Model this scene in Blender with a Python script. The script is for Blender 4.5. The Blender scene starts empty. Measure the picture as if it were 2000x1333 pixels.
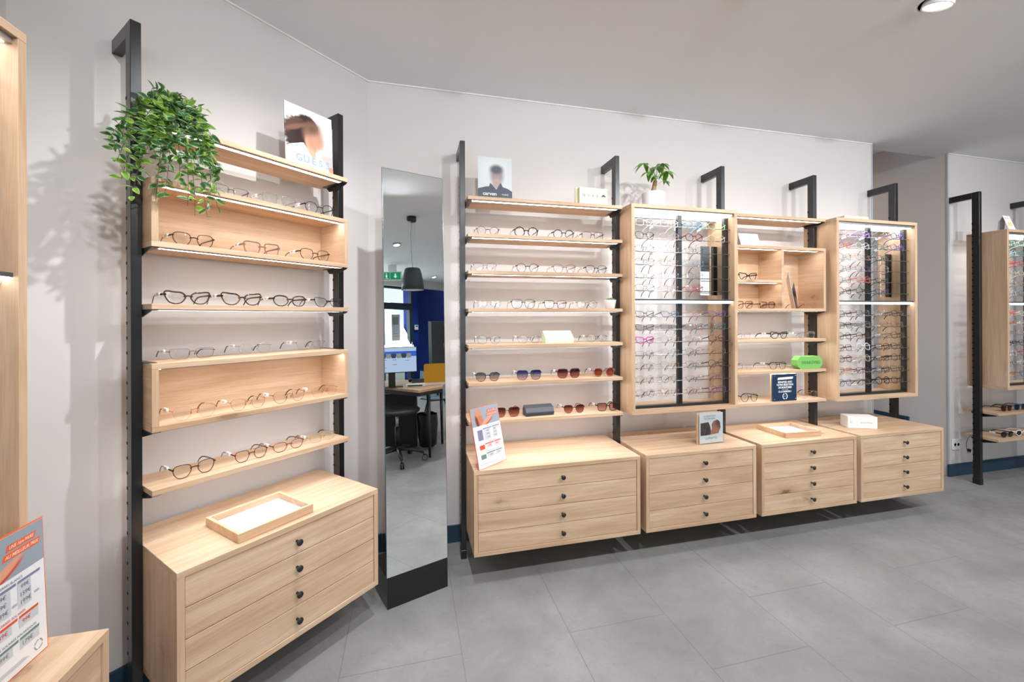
# Optician's showroom: wall-mounted oak display units, spectacles, drawers and a floor mirror.
import bpy, math, random
from mathutils import Vector, Matrix
random.seed(7)
S = bpy.context.scene
COL = S.collection
PI = math.pi

# ------------------------------------------------------------------ frames of the three display runs
LA = 0.7504                       # the corner wall stands at 43 degrees to the long wall
FR = {'R': 0.0, 'L': LA, 'F': PI / 2}
WALL = {'R': 2.428, 'L': 1.9226, 'F': 1.155}     # distance of each wall from the origin along its own normal

def W(fr, u, v, z):
    a = FR[fr]; c, s = math.cos(a), math.sin(a)
    return Vector((u * c - v * s, u * s + v * c, z))

# ------------------------------------------------------------------ mesh builder
class MB:
    def __init__(self):
        self.v = []; self.f = []; self.m = []; self.s = []
    def add(self, vs, fs, m=0, smooth=False):
        n = len(self.v)
        self.v += [tuple(p) for p in vs]
        for f in fs:
            self.f.append([i + n for i in f]); self.m.append(m); self.s.append(smooth)
        return self
    def box(self, x0, x1, y0, y1, z0, z1, m=0, c=0.0):
        if c <= 0:
            vs = [(x, y, z) for z in (z0, z1) for y in (y0, y1) for x in (x0, x1)]
            fs = [(0, 2, 3, 1), (4, 5, 7, 6), (0, 1, 5, 4), (2, 6, 7, 3), (0, 4, 6, 2), (1, 3, 7, 5)]
            return self.add(vs, fs, m)
        X = (x0, x1); Y = (y0, y1); Z = (z0, z1)
        vs = []; idx = {}
        for i in (0, 1):
            for j in (0, 1):
                for k in (0, 1):
                    sx, sy, sz = (1, -1)[i] * c, (1, -1)[j] * c, (1, -1)[k] * c
                    for a, p in enumerate(((X[i], Y[j] + sy, Z[k] + sz), (X[i] + sx, Y[j], Z[k] + sz), (X[i] + sx, Y[j] + sy, Z[k]))):
                        idx[i, j, k, a] = len(vs); vs.append(p)
        fs = []
        g = lambda i, j, k, a: idx[i, j, k, a]
        for i in (0, 1):
            q = [g(i, 0, 0, 0), g(i, 1, 0, 0), g(i, 1, 1, 0), g(i, 0, 1, 0)]; fs.append(q if i else q[::-1])
            q = [g(0, i, 0, 1), g(1, i, 0, 1), g(1, i, 1, 1), g(0, i, 1, 1)]; fs.append(q[::-1] if i else q)
            q = [g(0, 0, i, 2), g(1, 0, i, 2), g(1, 1, i, 2), g(0, 1, i, 2)]; fs.append(q if i else q[::-1])
        for i in (0, 1):
            for j in (0, 1):
                fs.append([g(i, j, 0, 0), g(i, j, 0, 1), g(i, j, 1, 1), g(i, j, 1, 0)])
                fs.append([g(i, 0, j, 0), g(i, 0, j, 2), g(i, 1, j, 2), g(i, 1, j, 0)])
                fs.append([g(0, i, j, 1), g(0, i, j, 2), g(1, i, j, 2), g(1, i, j, 1)])
                for k in (0, 1):
                    fs.append([g(i, j, k, 0), g(i, j, k, 1), g(i, j, k, 2)])
        # orient outwards
        ctr = Vector(((x0 + x1) / 2, (y0 + y1) / 2, (z0 + z1) / 2))
        out = []
        for f in fs:
            a, b, d = (Vector(vs[f[t]]) for t in (0, 1, 2))
            n = (b - a).cross(d - a)
            mid = sum((Vector(vs[t]) for t in f), Vector()) / len(f)
            out.append(f if n.dot(mid - ctr) > 0 else f[::-1])
        return self.add(vs, out, m)
    def prism(self, pts, y0, y1, m=0, ax='y', smooth=False):
        n = len(pts)
        def P(a, b, t):
            return {'y': (a, t, b), 'x': (t, a, b), 'z': (a, b, t)}[ax]
        vs = [P(a, b, y0) for a, b in pts] + [P(a, b, y1) for a, b in pts]
        area = sum(pts[i][0] * pts[(i + 1) % n][1] - pts[(i + 1) % n][0] * pts[i][1] for i in range(n))
        sg = (area > 0) == (y1 > y0)
        if ax == 'y': sg = not sg
        caps = [list(range(n))[::-1], list(range(n, 2 * n))]
        sides = [[i, (i + 1) % n, n + (i + 1) % n, n + i] for i in range(n)]
        if not sg:
            caps = [c[::-1] for c in caps]; sides = [q[::-1] for q in sides]
        self.add(vs, caps, m)
        k = len(self.v) - 2 * n
        for q in sides:
            self.f.append([i + k for i in q]); self.m.append(m); self.s.append(smooth)
        return self
    def tube(self, pts, r, n=8, m=0, closed=False, flat=1.0, up=None, smooth=True):
        pts = [Vector(p) for p in pts]; k = len(pts)
        rs = r if isinstance(r, (list, tuple)) else [r] * k
        up = Vector(up) if up else None
        vs = []; prev = None
        for i, p in enumerate(pts):
            if closed: t = pts[(i + 1) % k] - pts[i - 1]
            else: t = pts[min(i + 1, k - 1)] - pts[max(i - 1, 0)]
            t = t.normalized() if t.length > 1e-9 else Vector((0, 0, 1))
            ref = up if up else (prev if prev else (Vector((0, 0, 1)) if abs(t.z) < .9 else Vector((1, 0, 0))))
            nn = ref - t * ref.dot(t)
            if nn.length < 1e-6:
                nn = Vector((1, 0, 0)) - t * t.x
            nn.normalize(); b = t.cross(nn); prev = nn
            for j in range(n):
                a = 2 * PI * j / n
                vs.append(p + nn * (math.cos(a) * rs[i]) + b * (math.sin(a) * rs[i] * flat))
        fs = []
        for i in range(k if closed else k - 1):
            for j in range(n):
                a = i * n + j; b2 = i * n + (j + 1) % n; i2 = ((i + 1) % k) * n
                fs.append([a, b2, i2 + (j + 1) % n, i2 + j])
        if not closed:
            fs.append(list(range(n))[::-1]); fs.append([(k - 1) * n + j for j in range(n)])
        return self.add(vs, fs, m, smooth)
    def lathe(self, prof, n=32, c=(0, 0, 0), m=0, smooth=True, ax='z', closed=False):
        vs = []; k = len(prof)
        for r, h in prof:
            for j in range(n):
                a = 2 * PI * j / n
                x, y = r * math.cos(a), r * math.sin(a)
                p = {'z': (x, y, h), 'y': (x, h, y), 'x': (h, x, y)}[ax]
                vs.append((p[0] + c[0], p[1] + c[1], p[2] + c[2]))
        fs = []
        for i in range(k if closed else k - 1):
            for j in range(n):
                i2 = (i + 1) % k
                q = [i * n + j, i * n + (j + 1) % n, i2 * n + (j + 1) % n, i2 * n + j]
                fs.append(q if ax != 'y' else q[::-1])
        if not closed:
            if prof[0][0] > 1e-6: fs.append([j for j in range(n)][::-1 if ax != 'y' else 1])
            if prof[-1][0] > 1e-6: fs.append([(k - 1) * n + j for j in range(n)][::1 if ax != 'y' else -1])
        return self.add(vs, fs, m, smooth)
    def quad(self, a, b, c, d, m=0):
        return self.add([a, b, c, d], [(0, 1, 2, 3)], m)
    def text(self, s, x, z, size, y=-0.0005, m=0, align='CENTER', shear=0.0, sx=1.0, th=0.0):
        cu = bpy.data.curves.new('t', 'FONT'); cu.body = s; cu.size = size; cu.align_x = align; cu.align_y = 'CENTER'
        cu.resolution_u = 3; cu.shear = shear; cu.offset = th
        ob = bpy.data.objects.new('t', cu); COL.objects.link(ob)
        dg = bpy.context.evaluated_depsgraph_get(); dg.update()
        me = bpy.data.meshes.new_from_object(ob.evaluated_get(dg))
        self.add([(x + p.co.x * sx, y, z + p.co.y) for p in me.vertices], [list(p.vertices) for p in me.polygons], m)
        bpy.data.objects.remove(ob); bpy.data.meshes.remove(me); bpy.data.curves.remove(cu)
        return self
    def mesh(self, name, mats):
        me = bpy.data.meshes.new(name); me.from_pydata(self.v, [], self.f)
        for mt in (mats if isinstance(mats, (list, tuple)) else [mats]): me.materials.append(mt)
        me.polygons.foreach_set('material_index', self.m); me.polygons.foreach_set('use_smooth', self.s)
        me.update(); return me
    def build(self, name, mats, parent=None, loc=None, rot=None):
        o = bpy.data.objects.new(name, self.mesh(name, mats)); COL.objects.link(o)
        if parent: o.parent = parent
        if loc is not None: o.location = loc
        if rot is not None: o.rotation_euler = rot
        return o

def tag(o, label, cat, group=None):
    o['label'] = label; o['category'] = cat
    if group: o['group'] = group
    return o
def thing(name, label, cat, loc=(0, 0, 0), rz=0.0, group=None):
    o = bpy.data.objects.new(name, None); COL.objects.link(o)
    o.empty_display_size = .05; o.location = loc; o.rotation_euler = (0, 0, rz)
    return tag(o, label, cat, group)
def fthing(name, label, cat, fr, u, v, z, rz=0.0, group=None):
    return thing(name, label, cat, W(fr, u, v, z), FR[fr] + rz, group)
def struct(o):
    o['kind'] = 'structure'; return o
def part(parent, name, mesh_or_mb, mats=None, loc=None, rot=None):
    if isinstance(mesh_or_mb, MB): return mesh_or_mb.build(name, mats, parent, loc, rot)
    o = bpy.data.objects.new(name, mesh_or_mb); COL.objects.link(o); o.parent = parent
    if loc is not None: o.location = loc
    if rot is not None: o.rotation_euler = rot
    return o

# ------------------------------------------------------------------ materials
def srgb(h, g=None, b=None):
    if g is None:
        h = h.lstrip('#'); c = [int(h[i:i + 2], 16) / 255 for i in (0, 2, 4)]
    else: c = [h / 255, g / 255, b / 255]
    return tuple((x / 12.92 if x <= .04045 else ((x + .055) / 1.055) ** 2.4) for x in c) + (1,)
class NT:
    def __init__(self, name):
        self.mat = bpy.data.materials.new(name); self.mat.use_nodes = True
        self.t = self.mat.node_tree; self.b = self.t.nodes['Principled BSDF']; self.out = self.t.nodes['Material Output']
    def n(self, typ, **kw):
        nd = self.t.nodes.new(typ)
        for k, v in kw.items(): setattr(nd, k, v)
        return nd
    def l(self, a, b): self.t.links.new(a, b)
    def math(self, op, a, b=None, clamp=False):
        nd = self.n('ShaderNodeMath', operation=op, use_clamp=clamp)
        for i, x in enumerate((a, b)):
            if x is None: continue
            if hasattr(x, 'type') and hasattr(x, 'node'): self.l(x, nd.inputs[i])
            else: nd.inputs[i].default_value = x
        return nd.outputs[0]
    def mix(self, fac, a, b, blend='MIX'):
        nd = self.n('ShaderNodeMix', data_type='RGBA', blend_type=blend)
        for i, x in ((0, fac), (6, a), (7, b)):
            if hasattr(x, 'node'): self.l(x, nd.inputs[i])
            else: nd.inputs[i].default_value = x
        return nd.outputs[2]
    def ramp(self, fac, stops):
        nd = self.n('ShaderNodeValToRGB'); cr = nd.color_ramp
        while len(cr.elements) < len(stops): cr.elements.new(.5)
        for e, (p, c) in zip(cr.elements, stops): e.position = p; e.color = c
        self.l(fac, nd.inputs[0]); return nd.outputs[0]
_mc = {}
def plain(name, col, rough=.5, metal=0.0, spec=.5, coat=0.0, emit=None, es=0.0, alpha=1.0):
    if name in _mc: return _mc[name]
    k = NT(name); b = k.b
    b.inputs['Base Color'].default_value = col; b.inputs['Roughness'].default_value = rough
    b.inputs['Metallic'].default_value = metal; b.inputs['Specular IOR Level'].default_value = spec
    b.inputs['Coat Weight'].default_value = coat
    if emit: b.inputs['Emission Color'].default_value = emit; b.inputs['Emission Strength'].default_value = es
    if alpha < 1: b.inputs['Alpha'].default_value = alpha
    _mc[name] = k.mat; return k.mat

def oak(axis, tone=1.0, name=None):
    """light oak decor; grain runs along the local axis"""
    key = name or 'oak_grain_' + axis
    if key in _mc: return _mc[key]
    k = NT(key)
    tc = k.n('ShaderNodeTexCoord'); oi = k.n('ShaderNodeObjectInfo')
    off = k.n('ShaderNodeVectorMath', operation='SCALE'); cx = k.n('ShaderNodeCombineXYZ')
    k.l(oi.outputs['Random'], cx.inputs[0]); k.l(k.math('MULTIPLY', oi.outputs['Random'], 7.3), cx.inputs[1]); k.l(k.math('MULTIPLY', oi.outputs['Random'], 3.7), cx.inputs[2])
    k.l(cx.outputs[0], off.inputs[0]); off.inputs['Scale'].default_value = 9
    ad = k.n('ShaderNodeVectorMath', operation='ADD'); k.l(tc.outputs['Object'], ad.inputs[0]); k.l(off.outputs[0], ad.inputs[1])
    def mapped(lo, hi):
        mp = k.n('ShaderNodeMapping'); k.l(ad.outputs[0], mp.inputs[0])
        mp.inputs['Scale'].default_value = tuple(lo if a == axis else hi for a in 'xyz'); return mp.outputs[0]
    def noise(vec, detail, rough, dist=0.0):
        nd = k.n('ShaderNodeTexNoise'); k.l(vec, nd.inputs['Vector']); nd.inputs['Scale'].default_value = 1
        nd.inputs['Detail'].default_value = detail; nd.inputs['Roughness'].default_value = rough; nd.inputs['Distortion'].default_value = dist
        return nd.outputs['Fac']
    big = noise(mapped(1.3, 9), 4, .55, .6)
    mid = noise(mapped(2.2, 42), 5, .6, .3)
    fine = noise(mapped(9, 330), 2, .5)
    c = k.ramp(big, [(.28, srgb(194, 160, 130)), (.50, srgb(217, 187, 157)), (.72, srgb(229, 203, 176))])
    c = k.mix(k.math('MULTIPLY', k.ramp(mid, [(.42, (1, 1, 1, 1)), (.62, (0, 0, 0, 1))]), .38), c, srgb(184, 146, 108))
    c = k.mix(k.math('MULTIPLY', k.ramp(fine, [(.36, (1, 1, 1, 1)), (.50, (0, 0, 0, 1))]), .22), c, srgb(168, 130, 94))
    # knots: sparse dark eyes drawn out along the grain
    vo = k.n('ShaderNodeTexVoronoi'); vo.inputs['Scale'].default_value = 1
    wob = k.n('ShaderNodeTexNoise'); wob.inputs['Scale'].default_value = 38; k.l(ad.outputs[0], wob.inputs['Vector'])
    kv = k.n('ShaderNodeVectorMath', operation='MULTIPLY_ADD'); k.l(wob.outputs['Color'], kv.inputs[0]); kv.inputs[1].default_value = (.20,) * 3
    k.l(mapped(3.4, 7.5), kv.inputs[2]); k.l(kv.outputs[0], vo.inputs['Vector'])
    sp = k.n('ShaderNodeSeparateColor'); k.l(vo.outputs['Color'], sp.inputs[0])
    on = k.math('GREATER_THAN', sp.outputs[0], .52)
    eye = k.ramp(vo.outputs['Distance'], [(.0, (1, 1, 1, 1)), (.07, (1, 1, 1, 1)), (.12, (.5, .5, .5, 1)), (.20, (.2, .2, .2, 1)), (.42, (0, 0, 0, 1))])
    kn = k.math('MULTIPLY', k.math('MULTIPLY', eye, on), k.math('ADD', k.math('MULTIPLY', sp.outputs[1], .6), .3))
    c = k.mix(kn, c, srgb(112, 82, 60))
    if tone != 1.0: c = k.mix(1.0, c, (tone, tone * .97, tone * .93, 1), 'MULTIPLY')
    k.l(c, k.b.inputs['Base Color']); k.b.inputs['Roughness'].default_value = .5; k.b.inputs['Specular IOR Level'].default_value = .32
    bp = k.n('ShaderNodeBump'); bp.inputs['Strength'].default_value = .06; bp.inputs['Distance'].default_value = .001
    k.l(fine, bp.inputs['Height']); k.l(bp.outputs[0], k.b.inputs['Normal'])
    _mc[key] = k.mat; return k.mat
OX, OY, OZ = oak('x'), oak('y'), oak('z')

BLACK = plain('black_powder_coat', srgb(20, 21, 24), .3, spec=.75)
BLACKIN = plain('black_slot', (.003, .003, .003, 1), .9)
KNOB = plain('black_knob', srgb(38, 38, 41), .45)
WHITE = plain('white_plastic', srgb(238, 238, 236), .4)
TAGM = plain('tag_white', srgb(244, 244, 244), .45)
INK = plain('ink_dark', srgb(40, 42, 48), .6)
GLOSSBLACK = plain('gloss_black', (.006, .007, .008, 1), .06, spec=.6)
CHROME = plain('chrome', (.72, .72, .73, 1), .18, metal=1)
STEEL = plain('rod_steel', (.62, .63, .64, 1), .25, metal=1)
ALU = plain('alu_channel', (.50, .51, .52, 1), .35, metal=.8)
def emitter(name, col, st):
    if name in _mc: return _mc[name]
    k = NT(name); e = k.n('ShaderNodeEmission'); e.inputs[0].default_value = col; e.inputs[1].default_value = st
    k.l(e.outputs[0], k.out.inputs['Surface']); _mc[name] = k.mat; return k.mat
LED = emitter('led_strip', (.96, .98, 1, 1), 25.0)
LEDP = emitter('led_panel', (1, .985, .96, 1), 11.0)
MIRROR = plain('mirror_silver', (.93, .965, .95, 1), .0, metal=1)

def noisy(name, c1, c2, scale, rough=.9, bump=0.0, spec=.2):
    if name in _mc: return _mc[name]
    k = NT(name); tc = k.n('ShaderNodeTexCoord'); nz = k.n('ShaderNodeTexNoise'); k.l(tc.outputs['Object'], nz.inputs['Vector'])
    nz.inputs['Scale'].default_value = scale; nz.inputs['Detail'].default_value = 5
    k.l(k.ramp(nz.outputs['Fac'], [(.35, c1), (.65, c2)]), k.b.inputs['Base Color'])
    k.b.inputs['Roughness'].default_value = rough; k.b.inputs['Specular IOR Level'].default_value = spec
    if bump:
        bp = k.n('ShaderNodeBump'); bp.inputs['Strength'].default_value = bump; bp.inputs['Distance'].default_value = .002
        n2 = k.n('ShaderNodeTexNoise'); n2.inputs['Scale'].default_value = 260; k.l(tc.outputs['Object'], n2.inputs['Vector'])
        k.l(n2.outputs['Fac'], bp.inputs['Height']); k.l(bp.outputs[0], k.b.inputs['Normal'])
    _mc[name] = k.mat; return k.mat
WALLM = noisy('wall_paint_greige', srgb(221, 216, 214), srgb(224, 219, 217), 1.2, .85, .08)
WALLW = noisy('wall_paint_white', srgb(222, 220, 218), srgb(225, 223, 221), 1.2, .85, .08)
WALLBLUE = noisy('wall_paint_blue', srgb(22, 50, 132), srgb(26, 56, 140), 1.5, .6, .05)
CEILM = noisy('ceiling_paint', srgb(244, 247, 251), srgb(246, 249, 253), .8, .9)
BASEM = plain('baseboard_petrol', srgb(38, 66, 88), .45)
CAULK = plain('white_bead', srgb(244, 243, 240), .6)
DOORM = plain('door_petrol', srgb(30, 52, 66), .4)

def floor_mat():
    k = NT('stone_tile'); tc = k.n('ShaderNodeTexCoord')
    mp = k.n('ShaderNodeMapping'); mp.vector_type = 'POINT'
    # tiles .444 x .888 with the long side along world Y, third-bond
    mp.inputs['Rotation'].default_value = (0, 0, -PI / 2); k.l(tc.outputs['Object'], mp.inputs[0])
    mp.inputs['Location'].default_value = (-1.610, 0.636, 0)
    br = k.n('ShaderNodeTexBrick'); k.l(mp.outputs[0], br.inputs['Vector'])
    br.inputs['Scale'].default_value = 1; br.inputs['Brick Width'].default_value = .888; br.inputs['Row Height'].default_value = .444
    br.inputs['Mortar Size'].default_value = .0024; br.inputs['Mortar Smooth'].default_value = .1
    br.offset = .3333; br.offset_frequency = 2
    br.inputs['Color1'].default_value = (.0, .0, .0, 1); br.inputs['Color2'].default_value = (1, 1, 1, 1); br.inputs['Bias'].default_value = 0
    def nz(s, d, r=.6, di=0):
        n = k.n('ShaderNodeTexNoise'); k.l(tc.outputs['Object'], n.inputs['Vector']); n.inputs['Scale'].default_value = s
        n.inputs['Detail'].default_value = d; n.inputs['Roughness'].default_value = r; n.inputs['Distortion'].default_value = di; return n.outputs['Fac']
    c = k.ramp(nz(2.3, 7, .62, .4), [(.32, srgb(130, 130, 129)), (.5, srgb(145, 145, 144)), (.68, srgb(159, 159, 158))])
    tn = k.n('ShaderNodeSeparateColor'); k.l(br.outputs['Color'], tn.inputs[0])
    c = k.mix(k.math('MULTIPLY', tn.outputs[0], .16), c, srgb(146, 146, 144))
    c = k.mix(k.math('MULTIPLY', k.ramp(nz(60, 3), [(.60, (0, 0, 0, 1)), (.74, (1, 1, 1, 1))]), .16), c, srgb(186, 186, 184))
    c = k.mix(k.math('MULTIPLY', k.ramp(nz(28, 6, .7), [(.30, (1, 1, 1, 1)), (.46, (0, 0, 0, 1))]), .30), c, srgb(118, 118, 116))
    c = k.mix(k.math('MULTIPLY', k.ramp(nz(260, 3), [(.35, (1, 1, 1, 1)), (.5, (0, 0, 0, 1))]), .25), c, srgb(126, 126, 124))
    c = k.mix(k.math('MULTIPLY', k.ramp(nz(150, 2), [(.64, (0, 0, 0, 1)), (.74, (1, 1, 1, 1))]), .3), c, srgb(108, 108, 106))
    c = k.mix(k.math('MULTIPLY', br.outputs['Fac'], .6), c, srgb(116, 116, 115))
    k.l(c, k.b.inputs['Base Color']); k.b.inputs['Specular IOR Level'].default_value = .35
    k.l(k.ramp(nz(20, 3), [(.3, (.42, .42, .42, 1)), (.7, (.56, .56, .56, 1))]), k.b.inputs['Roughness'])
    bp = k.n('ShaderNodeBump'); bp.inputs['Strength'].default_value = .15; bp.inputs['Distance'].default_value = .001
    k.l(k.math('SUBTRACT', nz(120, 3), br.outputs['Fac']), bp.inputs['Height']); k.l(bp.outputs[0], k.b.inputs['Normal'])
    return k.mat
FLOORM = floor_mat()

def lens_mat(name, top, bot=None, refl=.5, clear=1.0):
    """thin spectacle lens: tinted transmission with a mirror-like surface reflection"""
    if name in _mc: return _mc[name]
    k = NT(name)
    tr = k.n('ShaderNodeBsdfTransparent'); gl = k.n('ShaderNodeBsdfGlossy'); gl.inputs['Roughness'].default_value = .02
    gl.inputs['Color'].default_value = (1, 1, 1, 1)
    lw = k.n('ShaderNodeLayerWeight'); lw.inputs['Blend'].default_value = .5
    fr = k.math('ADD', k.math('MULTIPLY', k.math('POWER', lw.outputs['Facing'], 4.0), .85), .045)
    if bot:
        tc = k.n('ShaderNodeTexCoord'); sp = k.n('ShaderNodeSeparateXYZ'); k.l(tc.outputs['Object'], sp.inputs[0])
        k.l(k.ramp(k.math('MULTIPLY', sp.outputs[2], 20), [(.10, bot), (.85, top)]), tr.inputs[0])
    else: tr.inputs[0].default_value = top
    mx = k.n('ShaderNodeMixShader'); k.l(k.math('MULTIPLY', fr, refl, True), mx.inputs[0])
    k.l(tr.outputs[0], mx.inputs[1]); k.l(gl.outputs[0], mx.inputs[2]); k.l(mx.outputs[0], k.out.inputs['Surface'])
    _mc[name] = k.mat; return k.mat
LENS = lens_mat('lens_clear', (.95, .955, .96, 1), refl=1.2)
PANE = lens_mat('window_glass', (.96, .98, .97, 1), refl=1.0)
ACRYL = lens_mat('acrylic_clear', (.95, .97, .97, 1), refl=1.2)

def picture(name, base, blobs, extra=None):
    """printed photograph: soft elliptical colour fields over a base; blobs = (cx, cz, rx, rz, rot, soft, colour, noise)"""
    k = NT(name); tc = k.n('ShaderNodeTexCoord')
    nz = k.n('ShaderNodeTexNoise'); nz.inputs['Scale'].default_value = 55; nz.inputs['Detail'].default_value = 4; k.l(tc.outputs['Object'], nz.inputs['Vector'])
    c = base
    for cx, cz, rx, rz, rot, soft, col, no in blobs:
        m1 = k.n('ShaderNodeVectorMath', operation='SUBTRACT'); k.l(tc.outputs['Object'], m1.inputs[0]); m1.inputs[1].default_value = (cx, 0, cz)
        m2 = k.n('ShaderNodeVectorRotate', rotation_type='Y_AXIS'); k.l(m1.outputs[0], m2.inputs['Vector']); m2.inputs['Angle'].default_value = rot
        m3 = k.n('ShaderNodeVectorMath', operation='MULTIPLY'); k.l(m2.outputs[0], m3.inputs[0]); m3.inputs[1].default_value = (1 / rx, 0, 1 / rz)
        ln = k.n('ShaderNodeVectorMath', operation='LENGTH'); k.l(m3.outputs[0], ln.inputs[0])
        d = k.math('ADD', ln.outputs['Value'], k.math('MULTIPLY', k.math('SUBTRACT', nz.outputs['Fac'], .5), no))
        mr = k.n('ShaderNodeMapRange'); mr.interpolation_type = 'SMOOTHSTEP'; k.l(d, mr.inputs[0])
        mr.inputs[1].default_value = 1 + soft; mr.inputs[2].default_value = 1 - soft; mr.inputs[3].default_value = 0; mr.inputs[4].default_value = 1
        c = k.mix(mr.outputs[0], c, col)
    if hasattr(c, 'node'): k.l(c, k.b.inputs['Base Color'])
    else: k.b.inputs['Base Color'].default_value = c
    k.b.inputs['Roughness'].default_value = .3; k.b.inputs['Specular IOR Level'].default_value = .35
    return k.mat
# ================================================================== ROOM SHELL
CZ = 2.615; YW = WALL['R']
CORX, CORY = -0.221, 2.428                     # where corner wall and long wall meet
P1 = W('L', .213, WALL['L'], 0)                # corner wall meets the left wall
XE, YF = 7.2, -4.4                             # far right wall, shop front
floor = struct(MB().quad((-1.155, YF - .0, 0), (XE, YF, 0), (XE, 6.0, 0), (-1.155, 6.0, 0)).build('floor', FLOORM))
# main ceiling stops at the mouth of the passage; the passage has its own, higher one
ceil = struct(MB().box(-1.3, XE, YF - .3, 2.512, CZ, CZ + .14).build('ceiling', CEILM))
struct(MB().box(3.2, 4.6, 2.515, 5.2, CZ + .205, CZ + .3).build('ceiling_passage', CEILM))
def slab(name, a, b, th, z0, z1, mat):
    """upright wall slab whose visible face runs a->b; thickness goes to the left of a->b"""
    a = Vector((a[0], a[1])); b = Vector((b[0], b[1])); d = (b - a).normalized(); n = Vector((-d.y, d.x)) * th
    q = [a, b, b + n, a + n]
    return struct(MB().prism([(p.x, p.y) for p in q], z0, z1, ax='z').build(name, mat))
slab('wall_back', (CORX, YW), (3.430, YW), .084, 0, CZ, WALLM)
slab('wall_back_right', (4.234, YW), (XE, YW), .1, 0, CZ, WALLM)
slab('wall_corner', (P1.x, P1.y), (CORX, CORY), .1, 0, CZ, WALLM)
slab('wall_left', (-1.155, YF), (-1.155, P1.y), .1, 0, CZ, WALLM)
slab('wall_right', (XE, YW), (XE, YF), .1, 0, CZ, WALLM)
slab('wall_passage_right', (4.234, 4.9), (4.234, YW + .1), .1, 0, CZ + .204, WALLM)
slab('wall_passage_left', (3.430, YW + .08), (3.430, 4.9), .1, 0, CZ + .204, WALLM)
slab('wall_passage_end', (3.3, 4.9), (4.35, 4.9), .1, 0, CZ + .204, noisy('wall_brown_lit', srgb(150, 124, 104), srgb(154, 128, 108), 1.2))  # brown light of the passage put into the end wall's colour
# shop front behind the camera: blue wall, white bulkhead, glazed door and windows
slab('wall_front_blue', (XE, YF - .35), (5.66, YF - .35), .1, 0, CZ, WALLBLUE)
slab('wall_front_pier', (5.66, YF - .02), (5.48, YF - .02), .33, 0, CZ, WALLBLUE)
struct(MB().box(-1.155, XE, YF - .02, YF + .10, 2.415, CZ).build('wall_front_bulkhead', WALLW))
slab('wall_front_low', (4.55, YF), (-1.155, YF), .12, 0, .35, WALLW)
def bead(name, a, b, h=.007):
    a = Vector(a); b = Vector(b); d = (b - a).normalized(); n = Vector((-d.y, d.x, 0)) * -h
    q = [a, b, b + n, a + n]
    struct(MB().prism([(p.x, p.y) for p in q], CZ - h, CZ, ax='z').build(name, CAULK))
bead('trim_1', (CORX, YW, 0), (3.430, YW, 0)); bead('trim_2', (4.234, YW, 0), (XE, YW, 0)); bead('trim_3', (P1.x, P1.y, 0), (CORX, CORY, 0))
struct(MB().box(3.424, 3.434, YW - .004, YW + .006, 0, CZ).build('trim_4', plain('corner_bead', srgb(196, 202, 210), .4)))
struct(MB().box(4.229, 4.240, YW - .004, YW + .006, .10, CZ).build('trim_5', plain('corner_bead', srgb(196, 202, 210), .4)))
def base(name, a, b, h=.097, th=.012):
    a = Vector(a); b = Vector(b); d = (b - a).normalized(); n = Vector((-d.y, d.x, 0)) * -th
    q = [a, b, b + n, a + n]
    struct(MB().prism([(p.x, p.y) for p in q], 0, h, ax='z').build(name, BASEM))
base('baseboard_back', (CORX + .004, YW, 0), (3.430, YW, 0)); base('baseboard_back_right', (4.216, YW, 0), (XE, YW, 0))
base('baseboard_corner', (P1.x, P1.y, 0), (CORX, CORY - .004, 0)); base('baseboard_left', (-1.155, YF, 0), (-1.155, P1.y, 0))
base('baseboard_passage', (4.234, 4.9, 0), (4.234, 2.70, 0), .42, .016)
# glazed entrance door with transom (seen only in the mirror) and shop windows
def glazed(name, x0, x1, z0, z1, fr=.07, mat=DOORM, y=YF - .05):
    g = MB(); g.box(x0, x0 + fr, y - .05, y + .05, z0, z1); g.box(x1 - fr, x1, y - .05, y + .05, z0, z1)
    g.box(x0 + fr, x1 - fr, y - .05, y + .05, z0, z0 + fr); g.box(x0 + fr, x1 - fr, y - .05, y + .05, z1 - fr, z1)
    o = struct(g.build(name, mat))
    part(o, 'pane', MB().box(x0 + fr, x1 - fr, y - .004, y + .004, z0 + fr, z1 - fr), PANE); return o
d1 = glazed('door_1', 4.55, 5.48, 0.0, 1.98, .105)
part(d1, 'door_handle', MB().tube([(5.39, YF + .01, .98), (5.39, YF + .06, .98), (5.39, YF + .06, 1.10)], .012), CHROME)
glazed('window_1', 4.55, 5.48, 1.98, 2.415, .05)
for i, (a, b) in enumerate(((-1.1, .75), (.75, 2.65), (2.65, 4.55))): glazed('window_%d' % (i + 2), a, b, .35, 2.415, .05)
pav = struct(MB().box(-3, 9, -12, YF - .12, -.12, -.02).build('pavement', noisy('pavement_stone', srgb(150, 148, 144), srgb(165, 162, 158), 3)))
MB_ = MB().box(4.9, 5.14, YF - .075, YF - .071, 1.02, 1.76)
o = tag(MB_.build('door_poster', plain('poster_grey', srgb(222, 223, 226), .5)), 'grey notice stuck on the glass entrance door seen in the mirror', 'poster')
part(o, 'lettering', MB().box(4.93, 5.10, YF - .0705, YF - .070, 1.52, 1.70).box(4.95, 5.08, YF - .0705, YF - .070, 1.3, 1.31).box(4.95, 5.08, YF - .0705, YF - .070, 1.24, 1.25), plain('poster_dark', srgb(150, 152, 158), .5))

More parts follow.
